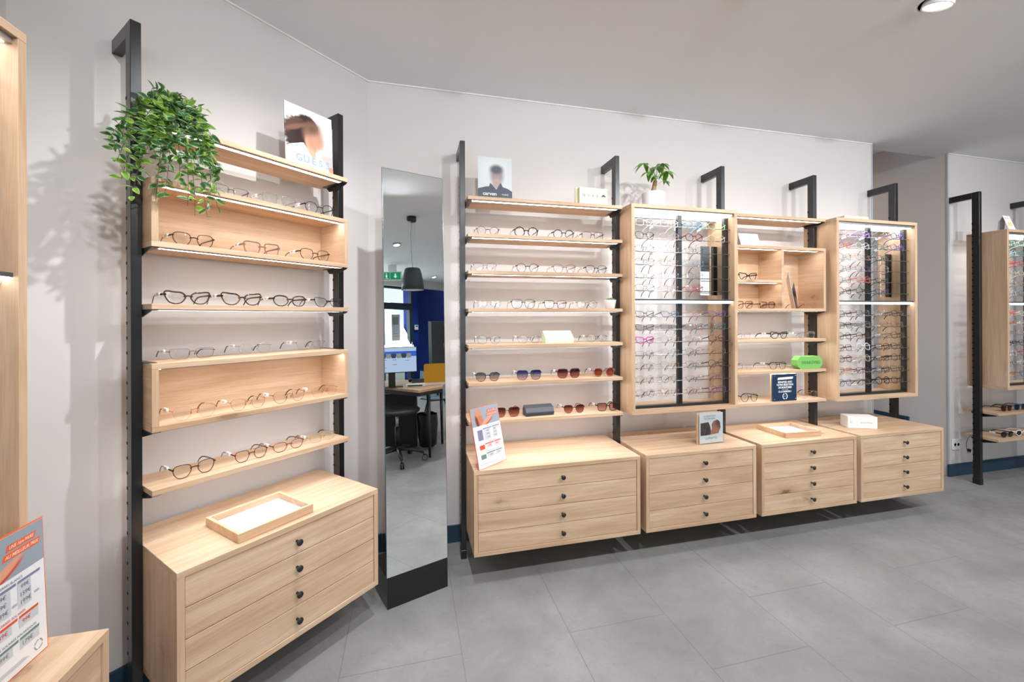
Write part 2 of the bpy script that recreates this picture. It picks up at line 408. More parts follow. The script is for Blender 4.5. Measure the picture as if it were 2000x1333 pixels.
# ================================================================== WALL UPRIGHTS
PW, PDV = .0274, .0445
def upright(fr, u, label, ztop=2.2545, back=0.0):
    vf = WALL[fr] - .1886
    t = fthing('shelf_upright', label, 'upright', fr, u, vf, 0)
    g = MB(); g.box(0, PW, 0, PDV, .045, ztop, 0, .0012)
    z = .12
    while z < ztop - .22:                       # keyhole slots punched along both cheeks and the back
        for x0, x1 in ((-.0004, .003), (PW - .003, PW + .0004)): g.box(x0, x1, PDV - .0105, PDV + .0006, z, z + .0095, 1)
        z += .0484
    part(t, 'post', g, [BLACK, BLACKIN])
    part(t, 'wall_arm', MB().box(.0004, PW - .0004, PDV, .1886 + back, ztop - .0465, ztop - .0004, 0, .001), BLACK)
    part(t, 'foot', MB().box(-.002, PW + .002, -.002, PDV + .002, 0, .046, 0, .0015), BLACK)
    return t
Q1, Q2 = .4438, 1.1794
upright('L', Q1, 'black steel upright left of the corner-wall shelves, beside the hanging plant')
upright('L', Q2, 'black steel upright right of the corner-wall shelves, behind the portrait poster')
PX = [.2662, 1.1821, 1.917, 2.649, 3.3832, 4.2404, 4.969]
for x, lb, bk in zip(PX, ('black steel upright next to the floor mirror, left end of the long wall',
                      'black steel upright between the long open shelves and the first glasses case',
                      'black steel upright right of the small potted tree, behind the first glasses case',
                      'black steel upright left of the second large glasses case with cream box',
                      'black steel upright in front of the passage opening, right of the second case',
                      'black steel upright standing free at the right edge with a thin cable',
                      'black steel upright whose wall arm shows at the far right picture edge'), (0,) * 7): upright('R', x, lb)
upright('F', 1.1885, 'black steel upright behind the far end of the left wall case')
upright('F', .432, 'black steel upright behind the near end of the left wall case')

# ================================================================== SHELVES, SHELF BOXES, CASES, CABINETS
TH = .018
def bracket(x, s, d, front):
    """black bracket plate under a board end: flange + tapering cheek. x = edge, s = +1 grows to the right"""
    g = MB(); xa, xb = (x, x + s * .024); g.box(min(xa, xb), max(xa, xb), front, d, -.0022, 0)
    x2 = x + s * .003; g.prism([(front + .004, -.002), (d, -.002), (d - .018, -.020), (.085, -.024), (front + .008, -.006)], min(x, x2), max(x, x2), ax='x')
    return g
def shelf(fr, u0, u1, z, label, led=True, group=None, d=.197):
    vs = WALL[fr] - (.273 if fr == 'R' else .2616)
    t = fthing('shelf', label, 'shelf', fr, (u0 + u1) / 2, vs, z, 0, group); w = (u1 - u0) / 2
    part(t, 'board', MB().box(-w, w, 0, d, -TH, 0, 0, .0008), OX)
    if led:
        part(t, 'light_strip', MB().box(-w + .026, w - .026, .013, .033, -TH - .0028, -TH - .0004, 1).box(-w + .026, w - .026, .0115, .0128, -TH - .003, -TH + .0002, 0).box(-w + .026, w - .026, .0332, .0345, -TH - .003, -TH + .0002, 0), [ALU, LED])
    for s in (1, -1): part(t, 'bracket', bracket(-s * w, s, d * .8, .004), BLACK, (0, 0, -TH - .0003))
    return t
def shelf_box(fr, u0, u1, z0, z1, label, d=.197, led=True, brackets=True):
    vs = WALL[fr] - (.273 if fr == 'R' else .2616)
    t = fthing('display_niche', label, 'display box', fr, (u0 + u1) / 2, vs, z0, 0); w = (u1 - u0) / 2; h = z1 - z0
    part(t, 'top_panel', MB().box(-w, w, 0, d, h - TH, h, 0, .0008), OX); part(t, 'bottom_panel', MB().box(-w, w, 0, d, 0, TH, 0, .0008), OX)
    for s in (-1, 1): part(t, 'side_panel', MB().box(min(s * w, s * (w - TH)), max(s * w, s * (w - TH)), .0003, d, TH, h - TH, 0, .0006), oak('y'))
    part(t, 'back_panel', MB().box(-w + TH, w - TH, d - .012, d - .002, TH, h - TH), OX)
    if led:
        for zz in (h - TH, 0.0):
            part(t, 'light_strip', MB().box(-w + .026, w - .026, .013, .033, zz - .0028, zz - .0004, 1).box(-w + .026, w - .026, .0115, .0128, zz - .003, zz + .0002, 0), [ALU, LED])
    for s in (1, -1): part(t, 'edge_band', MB().box(min(s * w, s * (w - TH)), max(s * w, s * (w - TH)), -.0006, .0002, TH, h - TH), OZ)
    for s in (1, -1): part(t, 'bracket', bracket(-s * w, s, d * .8, .004), BLACK, (0, 0, -.0003))
    for s in (1, -1): part(t, 'clip_plate', MB().box(min(-s * w, -s * (w - .022)), max(-s * w, -s * (w - .022)), .03, d - .01, h, h + .0016), BLACK)
    return t
ZS = [1.9356, 1.7403, 1.5467, 1.3477, 1.1559, .9578, .7567]
LU0, LU1 = .4745, 1.1785
RU0, RU1 = .2965, 1.1812
shelf('L', LU0, LU1, ZS[0], 'lit oak shelf on the corner wall carrying the trailing plant and portrait poster')
shelf_box('L', LU0, LU1, 1.5287, 1.7483, 'shallow oak display box with light strips below the corner-wall top shelf')
shelf('L', LU0, LU1, ZS[3], 'oak shelf on the corner wall with four dark cat-eye eyeglasses')
shelf_box('L', LU0, LU1, .9398, 1.1573, 'shallow oak display box above the lowest corner-wall shelf, holding thin wire eyeglasses')
shelf('L', LU0, LU1, .7580, 'lowest oak shelf on the corner wall, just above the tray drawers')
for z, lb in zip(ZS, ('topmost oak shelf of the long wall with portrait card and cream packet', 'lit oak shelf of the long wall, second from the top, with dark round eyeglasses',
                      'lit oak shelf of the long wall, third from the top, with four eyeglasses', 'oak shelf of the long wall with the small succulent pot',
                      'oak shelf of the long wall with the pale green box', 'oak shelf of the long wall with four pairs of sunglasses',
                      'lowest oak shelf of the long wall with the dark spectacle case')): shelf('R', RU0, RU1, z, lb)
BU0, BU1 = 1.917 + PW + .003, 2.649 + .0045
BU0, BU1 = 1.9465, 2.648
shelf('R', BU0, BU1, 1.9366, 'empty lit oak shelf between the two large glasses cases')
# niche with three compartments
t = shelf_box('R', BU0, BU1, 1.3321, 1.7437, 'oak display box with three compartments between the two large cases', led=False)
w = (BU1 - BU0) / 2; xd = 2.304 - (BU0 + BU1) / 2
part(t, 'divider', MB().box(xd - .009, xd + .009, .001, .185, TH, .4116 - TH, 0, .0006), oak('y'))
part(t, 'middle_shelf', MB().box(-w + TH, xd - .009, .001, .185, .180, .198, 0, .0006), OX)
for a, b, zz in ((-w + TH + .004, xd - .03, .4116 - TH), (xd + .012, w - TH - .03, .4116 - TH), (-w + TH + .004, xd - .03, .180), (-w + .03, w - .03, 0.0)):
    part(t, 'light_strip', MB().box(a, b, .013, .033, zz - .0028, zz - .0004, 1).box(a, b, .0115, .0128, zz - .003, zz + .0002, 0), [ALU, LED])
for z, lb in ((1.1546, 'oak shelf between the two large cases with a black cat-eye frame in the middle'), (.9567, 'oak shelf between the two large cases with the bright green case'), (.7600, 'lowest oak shelf between the two large cases with the blue acrylic sign')): shelf('R', BU0, BU1, z, lb)
for z, lb in ((.565, 'upper low oak shelf at the right edge with brown and blue sunglasses'), (.3666, 'lower low oak shelf at the right edge with black and white sunglasses')): shelf('R', 4.275, 4.966, z, lb, led=False)

RODS = [1.3 + (z - 1.3) * .974 for z in (1.842, 1.765, 1.687, 1.609, 1.532, 1.455, 1.303, 1.225, 1.150, 1.073, .995, .915, .834)]
RODY = .0375                       # rods stand this far behind the case front
CASE_TH = .021
def case(fr, u0, u1, label, mirror=True, wide=None):
    vb = WALL[fr] - .322; d = .232; z0, z1 = .7476, 1.939
    t = fthing('display_case', label, 'display case', fr, (u0 + u1) / 2, vb, z0); w = (u1 - u0) / 2; h = z1 - z0; k = CASE_TH
    part(t, 'top_panel', MB().box(-w, w, 0, d, h - k, h, 0, .0008), OX); part(t, 'bottom_panel', MB().box(-w, w, 0, d, 0, k, 0, .0008), OX)
    for s in (-1, 1): part(t, 'side_panel', MB().box(min(s * w, s * (w - k)), max(s * w, s * (w - k)), .0003, d, k, h - k, 0, .0006), OZ)
    wi = w - k
    part(t, 'light_panel', MB().box(-wi, wi, .010, .165, h - k - .014, h - k - .0005, 0).box(-wi + .004, wi - .004, .022, .15, h - k - .0155, h - k - .0142, 1), [ALU, LEDP])
    dv = part(t, 'divider', MB().box(-wi, wi, .010, .045, 1.3965 - z0, 1.402 - z0, 0).box(-wi, wi, .0105, .0145, 1.3925 - z0, 1.3965 - z0, 0), plain('divider_grey', srgb(92, 96, 102), .4, metal=.5))
    part(dv, 'light_strip', MB().box(-wi + .002, wi - .002, .0160, .030, 1.3865 - z0, 1.3962 - z0, 0), LEDP)
    part(dv, 'diffuser', MB().box(-wi + .002, wi - .002, .0305, .0335, 1.3775 - z0, 1.3963 - z0, 0), plain('diffuser_blue_grey', srgb(176, 192, 204), .3))
    yb = .050
    for x0, x1 in ((-.0204, .0076), (wi - .0285, wi - .001)): part(t, 'support_bar', MB().box(x0, x1, yb, yb + .022, k + .0165, h - k - .016, 0, .001), BLACK)
    part(t, 'base_rail', MB().box(-wi, wi, yb, yb + .03, k, k + .016, 0, .001), BLACK)
    for z in RODS: part(t, 'rod', MB().tube([(-wi, RODY, z - z0), (wi, RODY, z - z0)], .0022, 6), STEEL)
    if mirror:
        part(t, 'small_mirror', MB().box(wi - .152, wi - .002, .108, .112, 1.432 - z0, 1.735 - z0, 0), MIRROR)
    return t
case('R', 1.2105, 1.9162, 'large oak display case with steel rods left, topped by the potted tree')
case('R', 2.6774, 3.3825, 'large oak display case with steel rods next to the passage opening')
case('R', 4.280, 4.966, 'large oak display case cut by the right picture edge', mirror=False)
case('F', .464, 1.168, 'tall oak display case cut by the left picture edge', mirror=False)

def cabinet(fr, u0, u1, label, z0=.157, z1=.5675):
    vc = WALL[fr] - .462; d = .431
    t = fthing('drawer_cabinet', label, 'cabinet', fr, (u0 + u1) / 2, vc, z0); w = (u1 - u0) / 2; h = z1 - z0; k = .0195
    part(t, 'top_panel', MB().box(-w, w, 0, d, h - k, h, 0, .0009), OX); part(t, 'bottom_panel', MB().box(-w, w, 0, d, 0, k, 0, .0009), OX)
    for s in (-1, 1): part(t, 'side_panel', MB().box(min(s * w, s * (w - k)), max(s * w, s * (w - k)), .0003, d, k, h - k, 0, .0006), OZ)
    part(t, 'back_panel', MB().box(-w + k, w - k, d - .01, d, k, h - k), OX)
    hh = (h - 2 * k) / 4
    for i in range(4):
        za = k + i * hh + .0012; zb = k + (i + 1) * hh - .0012
        dr = part(t, 'drawer', MB().box(-w + k + .0015, w - k - .0015, 0, .018, 0, zb - za, 0, .0010), OX, (0, .0035, za))
        kn = MB().lathe([(.0045, 0), (.0045, -.003), (.0038, -.010), (.0045, -.015), (.0108, -.0185), (.0115, -.020), (.0112, -.0225), (.0, -.0232)], 24, m=0, ax='y')
        part(dr, 'knob', kn, KNOB, (0.006 if fr == 'R' else -.0, 0, (zb - za) / 2))
    return t
cabinet('L', Q1 + PW + .0008, Q2 - .0006, 'oak cabinet of four drawers under the corner-wall shelves, tray on top')
cabinet('R', .2944, 1.1764, 'wide oak cabinet of four drawers nearest the mirror with the leaning price board')
cabinet('R', 1.2105, 1.9106, 'oak cabinet of four drawers carrying the small acrylic portrait display')
cabinet('R', 1.9477, 2.6484, 'oak cabinet of four drawers carrying a shallow tray, third along the long wall')
cabinet('R', 2.6829, 3.3826, 'oak cabinet of four drawers carrying the white carton, by the passage')
cabinet('F', .47, 1.1865, 'oak cabinet cut by the lower left picture corner under the tall price board')
# ================================================================== SPECTACLES
# shape: lens width, lens height, bridge, squareness, taper to the bottom, outer-corner lift, polygon sides
SHP = {
 'round':   (.0475, .0440, .020, 2.0, .02, .000, 0), 'panto':  (.0485, .0425, .019, 2.3, .10, .001, 0),
 'square':  (.0520, .0400, .017, 3.6, .07, .001, 0), 'oval':   (.0520, .0360, .018, 2.3, .06, .001, 0),
 'rect':    (.0530, .0330, .017, 3.4, .08, .001, 0), 'cat-eye': (.0545, .0380, .016, 2.5, .17, .004, 0),
 'hexagonal': (.0500, .0440, .018, 0, .06, .001, 6), 'big square': (.0560, .0480, .016, 3.2, .12, .001, 0),
 'angular': (.0510, .0430, .018, 0, .04, .001, 8)}
CTRL = {
 'cat-eye': [(-.50, .16), (-.30, .42), (.06, .47), (.40, .54), (.53, .44), (.47, .06), (.30, -.36), (.02, -.50), (-.26, -.42), (-.45, -.12)],
 'panto': [(-.50, .14), (-.38, .42), (.0, .50), (.38, .45), (.50, .20), (.43, -.18), (.22, -.45), (-.04, -.50), (-.28, -.42), (-.45, -.14)],
 'square': [(-.50, .24), (-.41, .46), (.0, .50), (.43, .49), (.51, .32), (.47, -.12), (.36, -.43), (.0, -.50), (-.33, -.45), (-.46, -.12)],
 'rect': [(-.50, .22), (-.42, .45), (.0, .50), (.44, .49), (.51, .28), (.47, -.12), (.35, -.44), (.0, -.50), (-.34, -.46), (-.47, -.12)],
 'oval': [(-.50, .08), (-.38, .38), (-.02, .50), (.36, .44), (.50, .16), (.43, -.20), (.22, -.46), (-.06, -.50), (-.32, -.40), (-.47, -.14)],
 'big square': [(-.50, .16), (-.42, .44), (-.05, .50), (.38, .48), (.50, .30), (.49, -.10), (.36, -.42), (.02, -.50), (-.30, -.44), (-.46, -.14)],
 'hexagonal': [(-.50, .04), (-.28, .47), (.28, .50), (.51, .12), (.30, -.46), (-.26, -.49)],
 'angular': [(-.50, .16), (-.30, .49), (.24, .50), (.49, .26), (.49, -.14), (.26, -.49), (-.24, -.50), (-.47, -.20)]}
N_O = 40
def outline(shape):
    w, h = SHP[shape][:2]
    if shape == 'round':
        return [(math.cos(2 * PI * i / N_O) * w / 2, math.sin(2 * PI * i / N_O) * h / 2) for i in range(N_O)]
    C = CTRL[shape]
    if len(C) < 10:                                   # cut corners, then round them a little
        for q in (.2, .25):
            C = [pt for k in range(len(C)) for pt in ((C[k - 1][0] * q + C[k][0] * (1 - q), C[k - 1][1] * q + C[k][1] * (1 - q)), (C[k][0] * (1 - q) + C[(k + 1) % len(C)][0] * q, C[k][1] * (1 - q) + C[(k + 1) % len(C)][1] * q))]
        dense = C
    else:
        dense = []; n = len(C)
        for k in range(n):
            p0, p1, p2, p3 = C[k - 1], C[k], C[(k + 1) % n], C[(k + 2) % n]
            for t in (0, .25, .5, .75):
                dense.append(tuple(.5 * (2 * p1[a] + (p2[a] - p0[a]) * t + (2 * p0[a] - 5 * p1[a] + 4 * p2[a] - p3[a]) * t * t + (3 * p1[a] - p0[a] - 3 * p2[a] + p3[a]) * t ** 3) for a in (0, 1)))
    ar = sum(dense[k - 1][0] * dense[k][1] - dense[k][0] * dense[k - 1][1] for k in range(len(dense)))
    if ar < 0: dense = dense[::-1]
    # resample evenly
    seg = [math.dist(dense[k], dense[(k + 1) % len(dense)]) for k in range(len(dense))]; tot = sum(seg); out = []; k = 0; acc = 0
    for i in range(N_O):
        d = tot * i / N_O
        while acc + seg[k] < d: acc += seg[k]; k += 1
        t = (d - acc) / seg[k]; a, b = dense[k], dense[(k + 1) % len(dense)]
        out.append(((a[0] + (b[0] - a[0]) * t) * w, (a[1] + (b[1] - a[1]) * t) * h))
    return out
_fr = {}
def frame_meshes(shape, kind):
    """kind: acetate (thick rims), fine (thin acetate), metal (wire rims), rimless"""
    key = (shape, kind)
    if key in _fr: return _fr[key]
    w, h, br, e, tp, lift, poly = SHP[shape]
    t, d = {'acetate': (.0038, .0040), 'bold': (.0052, .0044), 'fine': (.0023, .0032), 'metal': (.00095, .0018), 'rimless': (.0004, .0016)}[kind]
    out = outline(shape); cx = (w + br) / 2 + t * .5; zc = h / 2 + t
    front = MB(); lenses = []
    for sgn in (-1, 1):
        ring = []; base_n = N_O
        for i, (x, z) in enumerate(out):
            x2, z2 = out[(i + 1) % N_O]; x1, z1 = out[i - 1]
            tx, tz = x2 - x1, z2 - z1; L = math.hypot(tx, tz) or 1; nx, nz = tz / L, -tx / L
            tt = t * (1 + (.45 * max(0, nz) if kind in ('acetate', 'bold') else 0))
            yb = .0040 * (abs(x) / w * 2 if x > 0 else 0) ** 2     # gentle wrap of the front
            for dx, dy in ((0, -.3), (.5, -1), (1, -.3), (1, .5), (.5, 1), (0, .5)):
                ring.append((sgn * (cx + x + nx * tt * dx), yb + dy * d / 2, zc + z + nz * tt * dx))
        fs = []
        for i in range(N_O):
            for j in range(6):
                q = [i * 6 + j, i * 6 + (j + 1) % 6, ((i + 1) % N_O) * 6 + (j + 1) % 6, ((i + 1) % N_O) * 6 + j]
                fs.append(q if sgn > 0 else q[::-1])
        front.add(ring, fs, 0, True)
        # end piece at the temple corner
        xo = cx + w / 2 + t; ze = zc + h * .24 + lift * .6
        eh = {'acetate': .0034, 'bold': .0044, 'fine': .0025, 'metal': .0014, 'rimless': .0013}[kind]
        front.box(*sorted((sgn * (xo - t * 1.3), sgn * (xo + .0035))), .0005, .0065, ze - eh, ze + eh, 0, .0006)
        # lens disc
        lens = MB(); lenses.append(lens)
        vs = [(sgn * (cx + x * .995), .0040 * (abs(x) / w * 2 if x > 0 else 0) ** 2 - .0002, zc + z * .995) for x, z in out] + [(sgn * cx, -.0022, zc)]
        lens.add(vs, [((i, (i + 1) % N_O, N_O) if sgn < 0 else ((i + 1) % N_O, i, N_O)) for i in range(N_O)], 0, True)
        if kind in ('metal', 'rimless'):      # nose pads
            front.tube([(sgn * (br / 2 + t), .0005, zc + h * .08), (sgn * (br / 2 - .001), .007, zc + h * .02), (sgn * (br / 2 - .0005), .0075, zc - h * .14)], [.0005, .0009, .0016], 6, 0)
    zb = zc + h * (.20 if kind in ('metal', 'rimless') else .16)
    xb = br / 2 + t * .9
    rb = {'acetate': .0030, 'bold': .004, 'fine': .0021, 'metal': .0010, 'rimless': .0009}[kind]
    front.tube([(-xb - .002, 0, zb - .0015), (-xb * .55, -.0006, zb + .0010), (0, -.001, zb + .0018), (xb * .55, -.0006, zb + .0010), (xb + .002, 0, zb - .0015)], rb, 8, 0, flat=.75)
    # temples
    xo = cx + w / 2 + t + .0018; ze = zc + h * .24 + lift * .6
    tm = []
    for sgn in (-1, 1):
        g = MB(); z2 = min(ze, .030)
        drop = ze - .0042
        pts = [(xo, .004, ze), (xo + .001, .03, ze), (xo + .0008, .065, ze - .0005), (xo - .001, .092, ze - .002), (xo - .003, .108, ze - drop * .18), (xo - .005, .122, ze - drop * .50), (xo - .006, .134, ze - drop * .98)]
        pts = [(sgn * x, y, z) for x, y, z in pts]
        if kind in ('metal', 'rimless'):
            g.tube(pts[:5], [.0009, .0008, .0007, .0007, .0008], 6, 0, up=(0, 0, 1))
            g.tube(pts[3:], [.0014, .0021, .0024, .0026], 8, 1, up=(0, 0, 1), flat=.62)
        else:
            s = {'acetate': 1.0, 'bold': 1.35, 'fine': .72}[kind]
            g.tube(pts, [.0040 * s, .0036 * s, .0030 * s, .0028 * s, .0032 * s, .0035 * s, .0030 * s], 8, 0, up=(0, 0, 1), flat=.42)
        tm.append(g)
    _fr[key] = dict(front=front, lens=lenses, temple=tm, xo=xo, ze=ze, width=2 * xo)
    return _fr[key]
TORT = None
def tort(name, c1, c2):
    if name in _mc: return _mc[name]
    k = NT(name); tc = k.n('ShaderNodeTexCoord'); nz = k.n('ShaderNodeTexNoise'); k.l(tc.outputs['Object'], nz.inputs['Vector'])
    nz.inputs['Scale'].default_value = 130; nz.inputs['Detail'].default_value = 2; nz.inputs['Distortion'].default_value = .8
    k.l(k.ramp(nz.outputs['Fac'], [(.46, c1), (.66, c2)]), k.b.inputs['Base Color']); k.b.inputs['Roughness'].default_value = .15
    _mc[name] = k.mat; return k.mat
def glassy(name, col, a=.5):
    if name in _mc: return _mc[name]
    m = plain(name, col, .12, spec=.6); m.node_tree.nodes['Principled BSDF'].inputs['Alpha'].default_value = a; return m
FC = {
 'black': plain('acetate_black', srgb(22, 22, 25), .15), 'dark brown': plain('acetate_dark_brown', srgb(50, 34, 28), .15), 'brown': plain('acetate_brown', srgb(112, 70, 46), .15),
 'tortoiseshell': tort('acetate_tortoise', srgb(30, 21, 18), srgb(112, 70, 38)), 'blue tortoiseshell': tort('acetate_tortoise_blue', srgb(26, 28, 46), srgb(104, 72, 48)),
 'red-brown': plain('acetate_red_brown', srgb(122, 52, 44), .15), 'burgundy': plain('acetate_burgundy', srgb(96, 24, 40), .15), 'dark red': plain('acetate_dark_red', srgb(120, 24, 44), .15),
 'grey clear': glassy('acetate_grey_clear', srgb(150, 148, 152), .62), 'crystal clear': glassy('acetate_crystal', srgb(236, 240, 244), .62), 'smoky grey': glassy('acetate_smoke', srgb(92, 92, 100), .85),
 'rosy brown clear': glassy('acetate_rosy_brown', srgb(150, 112, 100), .85), 'pink clear': glassy('acetate_pink_clear', srgb(232, 190, 190), .7), 'beige clear': glassy('acetate_beige', srgb(226, 212, 190), .8),
 'gold': plain('metal_gold', srgb(190, 152, 96), .25, metal=.9), 'rose gold': plain('metal_rose_gold', srgb(206, 150, 130), .25, metal=.9), 'silver': plain('metal_silver', srgb(188, 190, 196), .22, metal=.9),
 'black wire': plain('metal_black', srgb(36, 36, 40), .3, metal=.4), 'bronze': plain('metal_bronze', srgb(112, 82, 60), .3, metal=.7), 'gunmetal': plain('metal_gun', srgb(84, 86, 92), .3, metal=.7),
 'light blue': plain('acetate_light_blue', srgb(104, 178, 222), .15), 'white and blue': plain('acetate_white_blue', srgb(206, 220, 244), .15), 'light green': plain('acetate_light_green', srgb(168, 214, 168), .15),
 'teal': plain('acetate_teal', srgb(40, 116, 122), .15), 'navy': plain('acetate_navy', srgb(34, 44, 104), .15), 'blue-violet': plain('acetate_blue_violet', srgb(70, 72, 170), .15), 'violet': plain('acetate_violet', srgb(104, 60, 130), .15),
 'lilac': plain('acetate_lilac', srgb(166, 128, 190), .15), 'magenta': plain('acetate_magenta', srgb(214, 22, 164), .15), 'coral': plain('acetate_coral', srgb(232, 96, 88), .15), 'orange': plain('acetate_orange', srgb(226, 128, 76), .15),
 'slate blue': plain('acetate_slate', srgb(76, 92, 134), .15), 'dark green': plain('acetate_dark_green', srgb(26, 60, 50), .15), 'olive': plain('acetate_olive', srgb(84, 80, 48), .15), 'red': plain('acetate_red', srgb(196, 30, 44), .15),
 'white': plain('acetate_white', srgb(240, 238, 234), .2), 'cream': plain('acetate_cream', srgb(234, 222, 196), .2), 'green': plain('acetate_green', srgb(48, 140, 96), .15), 'grey': plain('acetate_grey', srgb(134, 134, 140), .15), 'dark grey': plain('acetate_dark_grey', srgb(64, 64, 70), .15)}
SUNL = {'blue-grey': lens_mat('lens_blue_grey', srgb(92, 102, 128), srgb(214, 206, 200)), 'blue': lens_mat('lens_blue', srgb(40, 56, 128), srgb(206, 206, 214)),
        'burgundy': lens_mat('lens_burgundy', srgb(78, 26, 48), srgb(196, 140, 130)), 'orange-brown': lens_mat('lens_orange_brown', srgb(150, 58, 34), srgb(206, 116, 84)),
        'brown': lens_mat('lens_brown', srgb(92, 40, 34), srgb(196, 142, 124)), 'rosy': lens_mat('lens_rosy', srgb(186, 132, 120), srgb(226, 190, 176)), 'grey': lens_mat('lens_grey', srgb(60, 60, 64), srgb(110, 108, 108)),
        'dark brown': lens_mat('lens_dark_brown', srgb(74, 44, 30), srgb(120, 80, 56)), 'dark blue': lens_mat('lens_dark_blue', srgb(40, 60, 90), srgb(70, 90, 120))}
TIPS = FC['dark brown']
_gm = {}
def glasses_mesh(shape, kind, col, lens):
    key = (shape, kind, col, lens)
    if key in _gm: return _gm[key]
    F = frame_meshes(shape, kind); fm = FC[col]
    tip = FC['black'] if col in ('black wire', 'gunmetal', 'silver') else (FC['red-brown'] if col == 'rose gold' else TIPS)
    lm = SUNL[lens] if lens else LENS
    _gm[key] = (F['front'].mesh('front', fm), F['lens'][0].mesh('lens', lm), F['lens'][1].mesh('lens', lm), F['temple'][0].mesh('temple', [fm, tip]), F['temple'][1].mesh('temple', [fm, tip]))
    return _gm[key]
_tagm = {}
def tag_mesh():
    if 't' not in _tagm:
        g = MB(); g.prism([(-.019, 0), (-.014, .0066), (.014, .0066), (.019, 0), (.014, -.0066), (-.014, -.0066)], -.0026, .0026, ax='x')
        for y in (-.006, .004): g.box(.0026, .0029, y, y + .0024, -.0026, .0026, 1)
        for y in (-.004, .003): g.box(-.0029, -.0026, y, y + .002, -.003, .003, 1)
        _tagm['t'] = g.mesh('price_tag', [TAGM, INK])
    return _tagm['t']
NGL = [0]
def glasses(fr, u, v, z, shape, kind, col, label, lens=None, width=None, yaw=0.0, pitch=0.0, tagged=True, group=None, tagy=.052):
    F = frame_meshes(shape, kind); me = glasses_mesh(shape, kind, col, lens)
    t = thing('sunglasses' if lens else 'eyeglasses', label, 'sunglasses' if lens else 'eyeglasses', W(fr, u, v, z), 0, group)
    t.rotation_euler = (Matrix.Rotation(FR[fr] + yaw, 3, 'Z') @ Matrix.Rotation(pitch, 3, 'X')).to_euler()
    k = (width / F['width']) if width else 1.0
    t.scale = (k, k, k)
    for nm, mm in zip(('front', 'lens', 'lens', 'temple', 'temple'), me): part(t, nm, mm)
    if tagged: part(t, 'price_tag', tag_mesh(), None, (-F['xo'] - .0010, tagy, F['ze'] - .0006))
    NGL[0] += 1
    return t
# ------------------------------------------------------------------ spectacles standing on shelves
def on_shelf(fr, z, v, rows):
    for u0, u1, shape, kind, col, lab, *rest in rows:
        kw = rest[0] if rest else {}
        vv = kw.pop('v', v)
        glasses(fr, (u0 + u1) / 2, vv, z + .0006, shape, kind, col, lab, width=u1 - u0, **kw)
R_ = math.radians
on_shelf('L', 1.7483 + .0016, 1.70, [
 (.655, .778, 'rect', 'fine', 'smoky grey', 'smoky grey eyeglasses on top of the upper box, nearest the trailing plant'),
 (.824, .962, 'square', 'fine', 'grey clear', 'pale translucent grey eyeglasses in the middle on top of the upper box'),
 (.998, 1.135, 'hexagonal', 'fine', 'black', 'black angular eyeglasses on top of the upper box, before the upright')])
on_shelf('L', 1.5467, 1.70, [
 (.540, .662, 'panto', 'fine', 'dark brown', 'dark brown eyeglasses inside the upper box below the trailing leaves'),
 (.758, .893, 'square', 'acetate', 'rosy brown clear', 'translucent rosy brown square eyeglasses in the middle of the upper box'),
 (.977, 1.112, 'panto', 'fine', 'blue tortoiseshell', 'blue and tortoiseshell eyeglasses at the right in the upper box')])
on_shelf('L', ZS[3], 1.695, [
 (.516, .648, 'cat-eye', 'acetate', 'dark brown', 'dark brown cat-eye eyeglasses, leftmost of four on the corner-wall middle shelf'),
 (.681, .820, 'cat-eye', 'acetate', 'tortoiseshell', 'tortoiseshell cat-eye eyeglasses, second of four on the corner-wall middle shelf'),
 (.863, 1.0, 'oval', 'acetate', 'blue tortoiseshell', 'blue-edged tortoiseshell eyeglasses, third of four on the corner-wall middle shelf'),
 (1.037, 1.168, 'cat-eye', 'fine', 'black', 'thin black cat-eye eyeglasses, rightmost on the corner-wall middle shelf')])
on_shelf('L', 1.1573 + .0016, 1.745, [
 (.545, .680, 'rect', 'metal', 'bronze', 'bronze wire eyeglasses on the lower box, left of its clear neighbours'),
 (.760, .880, 'round', 'rimless', 'silver', 'rimless silver eyeglasses with navy tips in the middle on the lower box'),
 (.985, 1.115, 'panto', 'rimless', 'gold', 'rimless gold eyeglasses at the right end on the lower box')])
on_shelf('L', .9578, 1.688, [
 (.535, .662, 'panto', 'rimless', 'rose gold', 'faint rose rimless eyeglasses with red tip inside the lower box, leftmost'),
 (.708, .830, 'panto', 'metal', 'gold', 'thin gold eyeglasses inside the lower box, second from the left'),
 (.859, .989, 'panto', 'metal', 'bronze', 'thin bronze pilot-shaped eyeglasses inside the lower box, third from the left'),
 (1.020, 1.140, 'round', 'rimless', 'rose gold', 'faint rose rimless eyeglasses inside the lower box, rightmost')])
on_shelf('L', .758, 1.705, [
 (.540, .665, 'panto', 'fine', 'dark brown', 'blackish brown eyeglasses, leftmost on the lowest corner-wall shelf'),
 (.728, .845, 'panto', 'fine', 'burgundy', 'wine red and blue eyeglasses, second on the lowest corner-wall shelf'),
 (.866, .993, 'oval', 'fine', 'red-brown', 'reddish brown oval eyeglasses, third on the lowest corner-wall shelf'),
 (1.020, 1.140, 'rect', 'rimless', 'gold', 'thin gold eyeglasses with red tips, rightmost on the lowest corner-wall shelf')])
O4 = ('first', 'second', 'third', 'fourth')
def rowR(z, names, rows, v=2.20):
    on_shelf('R', z, v, [r[:5] + (r[5] + ', ' + names,) + tuple(r[6:]) for r in rows])
rowR(ZS[1], 'on the long wall shelf second from top', [
 (.348, .473, 'hexagonal', 'fine', 'red-brown', 'reddish tortoiseshell eyeglasses at the left'), (.556, .693, 'round', 'acetate', 'black', 'bold black round eyeglasses'),
 (.780, .905, 'round', 'acetate', 'dark grey', 'dark grey round eyeglasses'), (.952, 1.085, 'square', 'fine', 'burgundy', 'plum brown squarish eyeglasses')])
